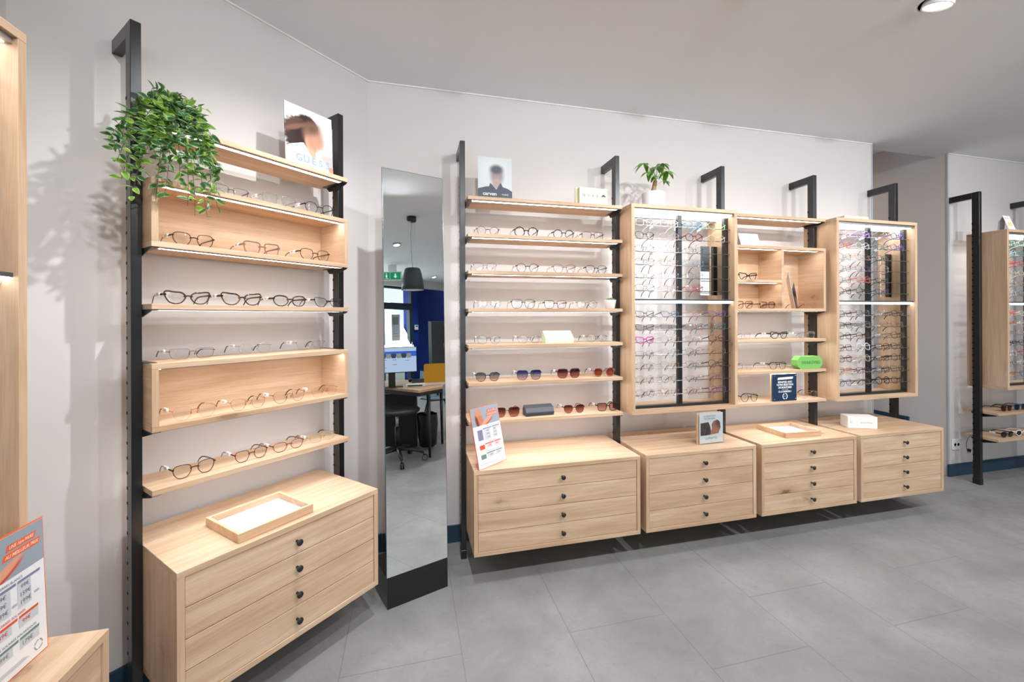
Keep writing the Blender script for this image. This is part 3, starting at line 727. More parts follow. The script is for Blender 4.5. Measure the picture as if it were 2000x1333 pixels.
rowR(ZS[2], 'on the long wall shelf third from top', [
 (.331, .458, 'panto', 'metal', 'gunmetal', 'pale thin wire eyeglasses'), (.568, .695, 'round', 'fine', 'black', 'black round eyeglasses'),
 (.780, .914, 'panto', 'fine', 'rosy brown clear', 'rosy brown eyeglasses'), (.974, 1.106, 'panto', 'fine', 'dark brown', 'dark brown panto eyeglasses')])
rowR(ZS[3], 'on the shelf with the succulent', [
 (.348, .482, 'panto', 'metal', 'silver', 'thin silver eyeglasses'), (.539, .673, 'big square', 'fine', 'black', 'black oversized square eyeglasses'),
 (.726, .859, 'square', 'fine', 'tortoiseshell', 'tortoiseshell square eyeglasses'), (.921, 1.046, 'round', 'metal', 'bronze', 'thin bronze round eyeglasses')])
rowR(ZS[4], 'on the shelf with the pale green box', [
 (.350, .476, 'round', 'metal', 'black wire', 'black wire round eyeglasses'), (.573, .702, 'angular', 'metal', 'gunmetal', 'dark thin angular eyeglasses'),
 (.980, 1.107, 'angular', 'metal', 'bronze', 'gold and black wire eyeglasses at the right')])
rowR(ZS[5], 'on the sunglasses shelf', [
 (.339, .470, 'panto', 'fine', 'black', 'round black sunglasses with blue-grey fading lenses', dict(lens='blue-grey')), (.565, .705, 'big square', 'fine', 'navy', 'large square sunglasses with deep blue lenses', dict(lens='blue')),
 (.798, .934, 'big square', 'acetate', 'burgundy', 'thick dark square sunglasses with plum lenses', dict(lens='burgundy')), (1.015, 1.149, 'hexagonal', 'acetate', 'rosy brown clear', 'translucent brown sunglasses with orange-brown lenses', dict(lens='orange-brown'))], 2.19)
rowR(ZS[6], 'on the lowest long shelf', [
 (.442, .585, 'big square', 'fine', 'brown', 'brown fading sunglasses beside the price board', dict(lens='brown')), (.841, .967, 'panto', 'fine', 'burgundy', 'round red-brown sunglasses right of the dark case', dict(lens='brown')),
 (1.046, 1.178, 'square', 'acetate', 'dark brown', 'dark square sunglasses with rosy lenses at the right', dict(lens='rosy'))], 2.205)
rowR(1.3321 + .198, 'in the upper left compartment', [(2.013, 2.150, 'cat-eye', 'acetate', 'black', 'black cat-eye eyeglasses')])
rowR(1.3501, 'in the lower left compartment', [(1.985, 2.118, 'square', 'acetate', 'brown', 'brown square eyeglasses at the left'), (2.172, 2.290, 'square', 'acetate', 'tortoiseshell', 'tortoiseshell square eyeglasses at the right', dict(tagged=False))])
rowR(1.3501, 'beside the leaflet in the right compartment', [(2.492, 2.612, 'panto', 'rimless', 'rose gold', 'rimless eyeglasses with brown tips', dict(v=2.185, tagged=False))])
rowR(1.1546, 'on the shelf under the compartments', [(1.985, 2.100, 'panto', 'rimless', 'gold', 'thin gold eyeglasses by the case side'), (2.252, 2.388, 'cat-eye', 'acetate', 'black', 'black cat-eye eyeglasses'), (2.477, 2.612, 'square', 'fine', 'grey clear', 'clear grey square eyeglasses')])
rowR(.9567, 'on the shelf with the green case', [(1.985, 2.114, 'panto', 'rimless', 'pink clear', 'pale pink rimless eyeglasses'), (2.244, 2.376, 'panto', 'fine', 'black', 'black eyeglasses')])
rowR(.7600, 'on the shelf with the blue sign', [(2.025, 2.153, 'panto', 'fine', 'black', 'black eyeglasses at the left'), (2.498, 2.630, 'panto', 'metal', 'gold', 'thin gold eyeglasses at the right')])
rowR(.565, 'on the upper low shelf at the right edge', [(4.388, 4.510, 'square', 'acetate', 'tortoiseshell', 'amber tortoiseshell sunglasses', dict(lens='dark brown', tagged=False)), (4.535, 4.67, 'square', 'acetate', 'slate blue', 'dark blue sunglasses', dict(lens='dark blue', tagged=False))], 2.195)
rowR(.3666, 'on the lower low shelf at the right edge', [(4.378, 4.512, 'oval', 'acetate', 'black', 'black oval sunglasses', dict(lens='grey')), (4.545, 4.68, 'oval', 'bold', 'white', 'white oval sunglasses', dict(lens='grey', tagged=False))], 2.19)

# ------------------------------------------------------------------ spectacles hung on the rods of the three cases
ORD = ('first', 'second', 'third', 'fourth', 'fifth', 'sixth', 'seventh', 'eighth', 'ninth', 'tenth', 'eleventh', 'twelfth', 'thirteenth')
K = {'a': 'fine', 'b': 'acetate', 'f': 'fine', 'm': 'metal', 'r': 'rimless'}
SH = {'o': 'round', 'p': 'panto', 's': 'square', 'v': 'oval', 'c': 'cat-eye', 'h': 'hexagonal', 'x': 'rect', 'g': 'angular'}
CASE1 = ['ao crystal clear|ao crystal clear|bo light blue|ap light green', 'fp black wire|fs pink clear|bo dark red|ao beige clear', 'mo black wire|mo silver|mg black wire', 'mp gunmetal|mp rose gold|mp light blue', 'mx gunmetal|mp silver|mp teal', 'mp black wire|mp rose gold|fo red',
         'ac dark green|ac slate blue|mo orange|fc violet', 'fc burgundy|ms gunmetal|fs rosy brown clear|fp teal', 'bc magenta|mo rose gold|mp rose gold|fp burgundy', 'mx burgundy|mp silver|mp gunmetal|mo rose gold', 'mo gold|mp gold|mp gunmetal|fo tortoiseshell', 'mo gold|mo black wire|mx gunmetal|mp violet', 'mp gunmetal|mp rose gold|mp red|fp violet']
CASE2 = ['ao pink clear|bo lilac|ao grey clear|bo blue-violet', 'ao coral|ao crystal clear|as teal|ao blue-violet', 'mo bronze|mo rose gold|as dark green', 'mo gunmetal|mo violet|mp pink clear', 'mp gunmetal|fo coral|fc dark green', 'fo bronze|fo black|ac navy',
         'fs brown|ap smoky grey|mo silver|fg black', 'fs tortoiseshell|ap grey clear|mo gold|mp bronze', 'fo olive|fo tortoiseshell|mo silver|fo olive', 'as burgundy|bo crystal clear|as black|fp black', 'fo burgundy|ao beige clear|ac black|fo dark brown', 'fp orange|fs burgundy|as navy|fs olive', 'ap slate blue|fg brown|bo black|ao black']
CASE3 = ['as green|ap light green', 'ap white and blue|ao green', 'ao coral|ao red', 'ao beige clear|ap cream', 'ao beige clear|mo rose gold', 'ao crystal clear|ap grey', 'ao coral|ac white', 'as orange|as white', 'mo grey|mp cream', 'ap dark grey|ap tortoiseshell', 'ao crystal clear|ap red', 'ap rosy brown clear|ao white', 'as orange|ap slate blue']
rng = random.Random(11)
def hang(table, cols, where):
    for r, line in enumerate(table):
        items = line.split('|')
        for c, it in enumerate(items):
            k = K[it[0]]; sh = SH[it[1]]; col = it[3:]
            if k in ('metal', 'rimless') and col not in ('gold', 'rose gold', 'silver', 'black wire', 'bronze', 'gunmetal'): pass
            F = frame_meshes(sh, k); ze = F['ze']
            w = .121 + rng.random() * .005; kk = w / F['width']
            p = -R_(9 + rng.random() * 6)
            z = RODS[r] - .0075; back = .0128       # the bridge leans against the rod from the front
            glasses('R', cols[c] + rng.uniform(-.002, .002), WALL['R'] - .322 + RODY - back, z, sh, k, col, '%s %s eyeglasses, %s from left, %s rod, %s' % (col, 'rectangular' if sh == 'rect' else sh, ORD[c], ORD[r], where), width=w, pitch=p, yaw=rng.uniform(0.0, .06), tagy=.085)
hang(CASE1, [1.313, 1.474, 1.642, 1.798], 'case under the tree')
hang(CASE2, [2.781, 2.942, 3.1075, 3.2465], 'case by the passage')
hang(CASE3, [4.384, 4.534], 'case at the right edge')
# ================================================================== THINGS ON THE SHELVES AND CABINETS
def box_at(name, fr, u, v, z, w, d, h, mat, label, cat, rz=0.0, c=.0008):
    t = fthing(name, label, cat, fr, u, v, z, rz)
    part(t, 'body', MB().box(-w / 2, w / 2, 0, d, 0, h, 0, c), mat); return t
# trays
def tray(fr, u, v, w, d, rz, label):
    t = fthing('display_tray', label, 'tray', fr, u, v, .5679, rz); h = .030; k = .011
    g = MB(); g.box(-w / 2, w / 2, -d / 2, -d / 2 + k, 0, h, 0, .0008); g.box(-w / 2, w / 2, d / 2 - k, d / 2, 0, h, 0, .0008)
    part(t, 'rim', g.box(-w / 2, -w / 2 + k, -d / 2 + k, d / 2 - k, 0, h, 0, .0008).box(w / 2 - k, w / 2, -d / 2 + k, d / 2 - k, 0, h, 0, .0008), oak('x', 1.06, 'oak_tray'))
    part(t, 'base', MB().box(-w / 2 + k, w / 2 - k, -d / 2 + k, d / 2 - k, .003, .007), plain('tray_felt', srgb(196, 203, 213), .35))
    g = MB()
    for i in range(26):
        a0, a1 = 2 * PI * i / 40, 2 * PI * (i + .8) / 40
        g.add([(r * math.cos(a) , r * math.sin(a), .0073) for a in (a0, a1) for r in (.017, .021)], [(0, 1, 3, 2)])
    part(t, 'emblem', g, plain('tray_mark', srgb(170, 178, 196), .4), (w / 2 - .055, -d / 2 + .05, 0)); return t
tray('L', .771, 1.6015, .262, .226, .03, 'pale oak tray with white floor on the corner-wall cabinet')
tray('R', 2.322, 2.140, .258, .222, -.03, 'pale oak tray with white floor on the third long-wall cabinet')
# white carton
t = fthing('carton', 'small white carton with grey lettering on the rightmost drawer cabinet', 'box', 'R', 2.865, 2.089, .5679, -.42)
part(t, 'body', MB().box(-.085, .085, 0, .085, 0, .075, 0, .001), plain('carton_white', srgb(246, 245, 242), .5))
part(t, 'lettering', MB().text('SELECTION', .022, .036, .013, -.0004, 0, sx=1.0).text('C', -.066, .040, .022, -.0004, 0).box(-.072, -.060, -.0005, -.0003, .0325, .034), plain('print_grey', srgb(150, 152, 158), .6))
# portrait poster on the corner-wall top shelf
HAIR, HAIR2, SKIN = srgb(58, 42, 40), srgb(92, 66, 56), srgb(176, 132, 108)
t = fthing('poster_card', 'portrait poster card reading GUESS with a dark-haired woman in white shirt', 'poster', 'L', 1.0246, 1.70, ZS[0] + .0006, 0)
w, h = .2130, .261; tl = .05
m_ = picture('print_woman', srgb(228, 223, 220), [
    (.085, .050, .055, .040, .0, .25, srgb(188, 180, 176), .2), (-.010, .190, .050, .044, .0, .12, HAIR, .30), (-.052, .150, .062, .062, .3, .16, HAIR2, .8), (-.060, .110, .046, .050, .0, .22, HAIR, .9), (-.030, .140, .036, .060, -.3, .3, srgb(50, 36, 36), .5),
    (-.062, .168, .050, .010, .5, .5, srgb(126, 92, 76), .6), (.006, .100, .022, .050, .35, .25, srgb(208, 164, 138), .2), (.022, .150, .042, .052, .1, .55, SKIN, .05), (.030, .128, .030, .030, 0, .7, srgb(190, 142, 118), .05), (.012, .182, .036, .022, .5, .8, srgb(112, 84, 70), .1)])
card = part(t, 'card', MB().box(-w / 2, w / 2, 0, .004, 0, h, 0), [m_], (0, 0, 0), (-tl, 0, 0))
shirt = srgb(238, 238, 244)
part(card, 'printed_shirt', MB().prism([(-.1065, .0), (-.1065, .070), (-.088, .086), (-.060, .098), (-.040, .106), (-.030, .108), (.000, .062), (.016, .040), (.022, .056), (.026, .086), (.050, .066), (.075, .046), (.095, .026), (.090, .0)], -.0006, -.0001), plain('print_shirt', shirt, .4))
part(card, 'printed_collar', MB().prism([(-.044, .106), (-.028, .110), (.002, .064), (.017, .040), (.006, .048), (-.020, .078)], -.0009, -.0006).prism([(.026, .086), (.038, .076), (.026, .040), (.022, .056)], -.0009, -.0006), plain('print_shirt_shade', srgb(218, 221, 234), .4))
part(card, 'printed_hand', MB().prism([(.082, .026), (.094, .038), (.1065, .034), (.1065, .006), (.094, .010)], -.0012, -.0009), plain('print_skin', srgb(196, 140, 112), .4))
g = MB()
for i, ch in enumerate('GUESS'): g.text(ch, -.050 + i * .0325, .040, .041, -.0014, 0, th=.0009)
for x in (-.027, -.0085): g.box(x - .0055, x + .0055, -.0015, -.0013, .0535, .0555)
part(card, 'lettering', g, plain('print_blue_grey', srgb(142, 164, 204), .5))
# portrait card on the long wall
t = fthing('portrait_card', 'portrait card reading carven, man in dark jacket, at left on the long wall', 'poster', 'R', .449, 2.187, ZS[0] + .0006, 0)
w, h = .186, .226
m_ = picture('print_man', srgb(214, 220, 222), [(-.01, .15, .075, .085, 0, .6, srgb(226, 230, 231), .1), (.010, .128, .036, .050, 0, .45, srgb(168, 148, 148), .1), (.008, .160, .034, .024, 0, .5, srgb(96, 98, 108), .1), (.008, .085, .022, .030, 0, .35, srgb(186, 164, 156), .1)])
card = part(t, 'card', MB().box(-w / 2, w / 2, 0, .004, 0, h), [m_], (0, 0, 0), (-.05, 0, 0))
part(card, 'printed_jacket', MB().prism([(-.093, 0), (-.093, .052), (-.05, .064), (-.034, .066), (-.026, .086), (.006, .050), (.030, .090), (.042, .066), (.07, .058), (.093, .044), (.093, 0)], -.0006, -.0001), plain('print_jacket', srgb(66, 74, 90), .45))
part(card, 'lettering', MB().text('carven', -.030, .026, .027, -.0010, 0, th=.0006, sx=1.05).text('PARIS', .054, .024, .0125, -.0010, 0, sx=1.15), plain('print_white', srgb(236, 238, 240), .5))
# cream packet
t = fthing('cosmetics_packet', 'cream packet reading NUXE with a small tree mark, on the top shelf', 'box', 'R', 1.024, 2.192, ZS[0] + .0006, .03)
CREAM = plain('packet_cream', srgb(232, 229, 196), .5)
part(t, 'body', MB().box(-.090, .084, 0, .022, 0, .100, 0, .001), CREAM); part(t, 'back_sleeve', MB().box(-.104, .080, .024, .034, 0, .103, 0, .001), CREAM)
g = MB()
for i, ch in enumerate('NUXE'): g.text(ch, -.062 + i * .028, .055, .022, -.0005, 0)
g.box(.0592, .0608, -.0006, -.0004, .042, .056)
for x, z, r in ((.060, .060, .009), (.052, .055, .006), (.068, .055, .006)):
    g.add([(x + r * math.cos(2 * PI * j / 14), -.0006, z + r * .62 * math.sin(2 * PI * j / 14)) for j in range(14)], [list(range(14))])
part(t, 'lettering', g.box(.045, .075, -.0006, -.0004, .034, .0352), plain('packet_ink', srgb(84, 78, 64), .6))
# pale green box
t = fthing('carton', 'pale mint green slanted carton on the long wall between wire eyeglasses', 'box', 'R', .815, 2.195, ZS[4] + .0006, .0)
part(t, 'body', MB().prism([(0, 0), (0, .026), (.052, .066), (.070, .066), (.070, 0)], -.083, .083, ax='x'), plain('carton_mint', srgb(214, 240, 202), .5))
# dark spectacle case
t = fthing('spectacle_case', 'dark grey flap spectacle case on the lowest long wall shelf', 'case', 'R', .697, 2.192, ZS[6] + .0006, .06)
part(t, 'body', MB().prism([(0, .0), (-.002, .020), (.010, .040), (.045, .052), (.058, .034), (.058, 0)], -.082, .082, ax='x'), plain('case_leather', srgb(58, 60, 66), .5))
part(t, 'flap', MB().prism([(-.0045, .012), (-.0045, .021), (.009, .0425), (.046, .0545), (.046, .0525), (.010, .0405), (-.0025, .0205), (-.0025, .012)], -.0825, .0825, ax='x'), plain('case_leather_flap', srgb(66, 68, 75), .45))
# green octagonal case
GRN = plain('case_green', srgb(128, 190, 100), .5)
t = fthing('spectacle_case', 'bright green octagonal spectacle case reading SWAROVSKI on a middle shelf', 'case', 'R', 2.527, 2.165, .9567 + .0006, -.03)
a, hh, b = .098, .082, .024
oc = [(-a + b, 0), (a - b, 0), (a, b), (a, hh - b), (a - b, hh), (-a + b, hh), (-a, hh - b), (-a, b)]
part(t, 'body', MB().prism(oc, 0, .048), GRN)
part(t, 'lettering', MB().text('SWAROVSKI', .006, .041, .026, -.0005, 0, sx=1.0, th=.0005), plain('case_green_ink', srgb(62, 128, 58), .5))
# blue acrylic sign
t = fthing('acrylic_sign', 'dark blue acrylic block sign REPARTEZ AVEC on the lowest middle shelf', 'sign', 'R', 2.322, 2.155, .7600 + .0006, .0)
w, h = .184, .172
part(t, 'wood_back', MB().box(-w / 2 - .004, w / 2 - .004, .018, .026, 0, h, 0, .0006), OZ)
part(t, 'block', MB().box(-w / 2, w / 2, .006, .016, 0, h, 0, .0012), plain('sign_blue', srgb(38, 60, 84), .12, coat=.4))
g = MB().prism([(-.060, .135), (.060, .139), (.064, .154), (-.054, .150)], .0050, .0058)
for s_, z_, sz in (('REPARTEZ AVEC', .120, .0165), ('VOTRE SÉLECTION', .103, .0165), ('DE MONTURES', .086, .0165), ('POUR CHOISIR', .0735, .008), ('À LA MAISON !', .060, .0165)):
    g.text(s_, 0, z_, sz, .0056, 0, th=.0007 if sz > .01 else 0, sx=.92)
for i in range(30):
    if i in (7, 8, 22, 23): continue
    a0, a1 = 2 * PI * i / 30, 2 * PI * (i + 1) / 30
    g.add([(r * math.cos(q), .0056, .030 + r * math.sin(q)) for q in (a0, a1) for r in (.0145, .020)], [(0, 1, 3, 2)])
part(t, 'lettering', g.text('OPTIC', 0, .030, .007, .0056, 0), plain('print_white', srgb(236, 238, 240), .5))
g = MB()
for x in (-1, 1):
    for z in (.012, h - .012): g.lathe([(.003, .0), (.003, -.002), (.0, -.0026)], 12, (x * (w / 2 - .011), .006, z), ax='y')
part(t, 'stud', g, CHROME)
# white tent card in the gap over the niche box
t = fthing('tent_card', 'white folded card with grey print standing on the three-compartment box', 'card', 'R', 2.112, 2.205, 1.7437 + .0018, .0)
part(t, 'card', MB().prism([(0, 0), (.002, 0), (.030, .082), (.058, 0), (.060, 0), (.031, .086), (.029, .086)], -.074, .074, ax='x'), plain('card_white', srgb(246, 247, 250), .5))
g = MB().text('ophthalmic', .004, .046, .015, 0, 0).text('collection', .004, .024, .009, 0, 0)
g.prism([(-.003, .064), (.011, .064), (.007, .072), (.001, .072)], -.0001, .0001)
g.v = [(x, z * .342 - .0008, z) for x, y, z in g.v]
part(t, 'lettering', g, plain('print_grey', srgb(150, 152, 158), .6))
# cream box lying on the second case
t = fthing('cream_box', 'flat cream box lying on top of the second large glasses case', 'box', 'R', 2.925, 2.165, 1.939 + .0006, 0)
part(t, 'body', MB().box(-.104, .104, 0, .10, 0, .033, 0, .001), CREAM)
part(t, 'lettering', MB().text('NUXE', .01, .018, .016, -.0005, 0).box(-.03, .05, -.0006, -.0004, .006, .0068), plain('packet_ink_faint', srgb(206, 200, 168), .6))
# leaning tent card on the right-hand case
t = fthing('tent_card', 'white and yellow card leaning back on the case at the right edge', 'card', 'R', 4.372, 2.122, 1.939 + .0006, .0)
crd = part(t, 'card', MB().box(-.038, .038, 0, .0012, 0, .118), plain('card_white', srgb(246, 247, 250), .5), (0, 0, 0.0004), (-.31, 0, 0))
part(crd, 'printed_field', MB().box(-.024, .024, -.0004, -.0001, .030, .062), plain('card_yellow', srgb(240, 224, 150), .5)); part(crd, 'heading_band', MB().box(-.030, .030, -.0004, -.0001, .096, .101), plain('card_teal', srgb(150, 200, 196), .5))
part(t, 'back_loop', MB().prism([(.036, .108), (.060, .070), (.066, .0005), (.064, .0005), (.058, .069), (.0352, .1065)], -.036, .036, ax='x'), plain('card_grey', srgb(196, 196, 200), .5))
# leaflet in the right compartment
t = fthing('leaflet', 'white folded leaflet leaning in the right compartment of the box', 'leaflet', 'R', 2.437, 2.20, 1.3501 + .0006, .95)
part(t, 'cover', MB().prism([(-.045, 0), (.05, 0), (.05, .195), (-.045, .24)], 0, .0012), plain('leaflet_paper', srgb(240, 240, 244), .5), (0, 0, 0), (-.16, 0, 0))
part(t, 'inner_page', MB().prism([(-.045, 0), (.035, 0), (.035, .10), (-.045, .17)], 0, .0012), picture('leaflet_print', srgb(70, 66, 70), [(0, .04, .06, .04, 0, .3, srgb(204, 160, 140), .3)]), (0, -.012, 0), (-.16, 0, .12))
# small acrylic portrait display
t = fthing('acrylic_display', 'small clear acrylic display with portrait reading LUNATO on the second cabinet', 'sign', 'R', 1.690, 2.048, .5679, .05)
w, h = .172, .178
part(t, 'wood_back', MB().box(-w / 2 - .006, w / 2 - .008, .020, .028, 0, h, 0, .0005), OZ)
m_ = picture('print_couple', srgb(232, 234, 238), [])
crd = part(t, 'card', MB().box(-w / 2 + .004, w / 2 - .004, .012, .0135, .003, h - .003), m_)
g = MB()
g.prism([(-.075, .048), (-.010, .050), (-.002, .070), (-.008, .100), (-.020, .124), (-.075, .120)], .0112, .0118); 
part(crd, 'printed_hair', g, noisy('print_hair', srgb(58, 44, 48), srgb(96, 74, 72), 60, .5))
part(crd, 'printed_face', MB().prism([(-.010, .050), (.050, .056), (.066, .090), (.060, .122), (.045, .134), (.016, .128), (.002, .108), (.004, .086)], .0112, .0118), picture('print_face', srgb(160, 108, 92), [(.05, .11, .02, .03, 0, .6, srgb(110, 76, 68), .2), (.02, .07, .03, .03, 0, .6, srgb(184, 120, 98), .2)]))
part(crd, 'lettering', MB().text('LA SÉLECTION', -.012, .158, .015, .0114, 0, sx=.85).text('DES CRÉATEURS', -.012, .143, .0125, .0114, 0, sx=.85).text('LUNATO', .0, .030, .020, .0114, 0).text('PARIS', 0, .014, .006, .0114, 0), plain('print_dark_grey', srgb(112, 114, 122), .6))
part(t, 'clear_front', MB().box(-w / 2, w / 2, .004, .008, 0, h), ACRYL)
# price boards
ORG = plain('print_orange', srgb(238, 98, 44), .45); PAPER = plain('print_paper', srgb(238, 239, 240), .4)
def price_board(loc, rz, lean, label):
    t = thing('price_board', label, 'sign', loc, rz); w, h = .2045, .2915
    sign = part(t, 'panel', MB().box(-w / 2, w / 2, 0, .003, 0, h, 0).box(-w / 2 + .0022, w / 2 - .0022, -.0004, 0, .0022, h - .0022, 1), [ORG, PAPER], (0, 0, 0), (-lean, 0, 0))
    ph = [(-.045, .232, .024, .040, .3, .4, srgb(196, 124, 92), .3), (-.050, .262, .026, .016, 0, .4, srgb(206, 140, 104), .2), (-.064, .222, .010, .030, .2, .4, srgb(120, 70, 52), .3),
          (.006, .211, .046, .0085, .42, .30, srgb(206, 64, 34), .1), (.004, .218, .046, .0095, .42, .30, srgb(226, 160, 130), .1)]
    part(sign, 'printed_photo', MB().box(-w / 2 + .0022, w / 2 - .0022, -.0007, -.0005, .201, h - .0022), picture('print_photo', srgb(150, 162, 174), ph))
    g = MB()
    for z0, z1, x0, x1 in ((.2575, .270, .012, .078), (.2404, .2535, .0037, .0878)): g.prism([(x0, z0), (x1, z0), (x1 + .0045, z1), (x0 + .0045, z1)], -.0011, -.0008)
    part(sign, 'banner', g, ORG)
    wt = MB(); wt.text('UNE 1ère PAIRE', .0475, .2636, .0098, -.0013, 0, shear=.25, sx=.84, th=.0001); wt.text('AU MEILLEUR PRIX', .0482, .2466, .0098, -.0013, 0, shear=.25, sx=.94, th=.0001)
    part(sign, 'banner_lettering', wt, plain('print_cream', srgb(252, 236, 220), .5))
    ink = MB(); ired = MB(); igr = MB(); ipu = MB(); 
    SEC = ((.1855, 'VERRES BLANCS', .0466, .0075, ('99€', '159€', '199€'), ('49€', '89€', '139€'), srgb(128, 128, 158), ipu, .0887), (.1125, 'VERRES SOLAIRES', .050, .0075, ('99€',), ('39€',), srgb(226, 84, 48), ired, .081), (.0675, 'VERRES SOLAIRES POLARISANTS', .0737, .0072, ('179€',), ('99€',), srgb(110, 138, 132), igr, .081))
    for z, head, xr, sz, pr, pl, col, dst, xe in SEC:
        for xa, xb in ((-.034, .0315), (.0345, xe)):
            part(sign, 'heading_bar', MB().prism([(xa, z - .0052), (xb - .001, z - .0052), (xb, z), (xa + .001, z)], -.0010, -.0007), plain('print_bar_%d' % int(z * 1000), col, .5))
        dst.text(head, xr, z + .0058, sz, -.0010, 0, align='RIGHT')
        hg = .0165 * len(pr) + .001
        for xa, xb in ((-.028, .018), (.034, .0655 if len(pr) > 1 else .080)): part(sign, 'price_field', MB().box(xa, xb, -.0009, -.0007, z - .0065 - hg, z - .0065), plain('print_field', srgb(206, 208, 213), .5))
        for i, (a, b2) in enumerate(zip(pr, pl)):
            dst.text(a, .0515, z - .0148 - i * .0162, .0125, -.0012, 0); dst.text(b2, -.001, z - .0148 - i * .0162, .0125, -.0012, 0)
        part(sign, 'price_block', MB().box(-.074, -.038, -.0010, -.0007, z - .006 - (.048 if len(pr) > 1 else .019), z - .004), plain('print_block_%d' % int(z * 1000), col, .5))
    for x in (.078, .026):
        for k in range(2): ink.box(x - .006, x + .006, -.0012, -.0010, .1395 + k * .003, .1402 + k * .003)
    for i in range(5): part(sign, 'small_print', MB().box(-.090, .054 - i * .003, -.0009, -.0007, .0148 + i * .0018, .0160 + i * .0018), plain('print_field', srgb(206, 208, 213), .5))
    part(sign, 'side_notes', ink, plain('print_ink', srgb(96, 98, 112), .6))
    part(sign, 'red_lettering', ired, plain('print_red', srgb(206, 66, 48), .6)); part(sign, 'green_lettering', igr, plain('print_green_grey', srgb(96, 120, 118), .6)); part(sign, 'purple_lettering', ipu, plain('print_purple_grey', srgb(100, 102, 128), .6))
    st = MB()
    for i in range(24):
        if i % 6 == 5: continue
        a0, a1 = 2 * PI * i / 24, 2 * PI * (i + .8) / 24
        st.add([(.077 + r * math.cos(q), -.0009, .0235 + r * math.sin(q)) for q in (a0, a1) for r in (.0085, .0108)], [(0, 1, 3, 2)])
    part(sign, 'stamp', st, plain('print_stamp', srgb(150, 140, 146), .6))
    part(t, 'back_strut', MB().prism([(.010, 0.0005), (.075, 0.0005), (.010 + math.sin(lean) * .17, .15)], -.03, .03, ax='x'), PAPER, (0, .006, 0))
    return t
price_board((-.788, 1.0525, .5679), PI / 2, .035, 'tall orange-edged price board in the lower left picture corner')
e_ = Vector((.483 - .32, 2.09 - 1.966)); an = math.atan2(e_.y, e_.x)
price_board((.4015, 2.028, .5679), an, .225, 'orange-edged price board leaning on the wide cabinet beside the floor mirror')
# pink box in the left case (throws a pink tint on the oak)
box_at('gift_box', 'F', .97, .90, 1.4025, .12, .09, .085, plain('box_pink', srgb(238, 96, 110), .5), 'pink box on the divider of the case at the left edge', 'box')
# socket, cable
t = fthing('wall_socket', 'white double wall socket above the baseboard at the right', 'socket', 'R', 4.303, YW - .012, .255)
part(t, 'plate', MB().box(-.042, .042, 0, .012, -.044, .044, 0, .004), WHITE)
for x in (-.018, .018): part(t, 'outlet', MB().lathe([(.014, 0), (.014, -.0014), (.0125, -.0014), (.0125, .0)], 24, (x, 0, .0), ax='y'), plain('socket_grey', srgb(206, 206, 206), .5))
t = fthing('led_cable', 'thin dark cable looping behind the free-standing upright', 'cable', 'R', 4.238, 2.30, 0)
part(t, 'cord', MB().tube([(.0, 0, .36), (-.020, .0, .345), (-.036, .0, .31), (-.036, 0, .27), (-.022, 0, .235), (.0, .0, .232), (.010, -.004, .25)], .0018, 6), plain('cable_dark', srgb(60, 52, 46), .5))
part(t, 'plug', MB().box(-.018, .0, -.008, .008, .240, .262, 0, .001), BLACK)
# ================================================================== PLANTS
def leaf(mb, base, d, up, L, w, fold=.25, droop=.25, mi=(0, 1), rim=.30, segs=6):
    """pointed leaf with a paler margin: midrib strip (material 0) and outer band (material 1)"""
    d = Vector(d).normalized(); s = d.cross(Vector(up)); s = s.normalized() if s.length > 1e-4 else Vector((1, 0, 0)); n = s.cross(d)
    rows = []
    for i in range(segs + 1):
        t = i / segs; ww = w * (math.sin(PI * min(1, t ** .8)) ** .85) * .5 + .0002
        c = Vector(base) + d * (L * t) - n * (L * droop * t * t) 
        rows.append([c - s * ww + n * (ww * fold), c - s * ww * (1 - rim) + n * (ww * fold * .6), c, c + s * ww * (1 - rim) + n * (ww * fold * .6), c + s * ww + n * (ww * fold)])
    vs = [p for r in rows for p in r]
    for j, m in ((0, mi[1]), (1, mi[0]), (2, mi[0]), (3, mi[1])):
        pass
    n0 = len(mb.v); mb.v += [tuple(p) for p in vs]
    for i in range(segs):
        for j in range(4):
            mb.f.append([n0 + i * 5 + j, n0 + i * 5 + j + 1, n0 + (i + 1) * 5 + j + 1, n0 + (i + 1) * 5 + j]); mb.m.append(mi[0] if j in (1, 2) else mi[1]); mb.s.append(True)
def leafm(name, c1, c2, tr=.25, rough=.32):
    if name in _mc: return _mc[name]
    k = NT(name); tc = k.n('ShaderNodeTexCoord'); nz = k.n('ShaderNodeTexNoise'); k.l(tc.outputs['Object'], nz.inputs['Vector']); nz.inputs['Scale'].default_value = 34; nz.inputs['Detail'].default_value = 3
    col = k.ramp(nz.outputs['Fac'], [(.35, c1), (.65, c2)]); k.l(col, k.b.inputs['Base Color']); k.b.inputs['Roughness'].default_value = rough
    tl = k.n('ShaderNodeBsdfTranslucent'); k.l(k.mix(.35, col, srgb(150, 190, 40)), tl.inputs[0])
    mx = k.n('ShaderNodeMixShader'); mx.inputs[0].default_value = tr; k.l(k.b.outputs[0], mx.inputs[1]); k.l(tl.outputs[0], mx.inputs[2]); k.l(mx.outputs[0], k.out.inputs['Surface'])
    _mc[name] = k.mat; return k.mat
LF = [leafm('leaf_green', srgb(34, 72, 40), srgb(62, 108, 58)), leafm('leaf_margin', srgb(96, 138, 84), srgb(160, 186, 136)),
      leafm('leaf_young', srgb(96, 140, 48), srgb(128, 166, 60)), leafm('leaf_young_margin', srgb(160, 188, 90), srgb(184, 204, 120))]
STEMM = plain('stem_dark', srgb(62, 58, 42), .6)
rp = random.Random(5)
t = fthing('hanging_plant', 'leafy green variegated artificial plant trailing over the corner-wall shelves', 'plant', 'L', .550, 1.745, ZS[0] + .0006)
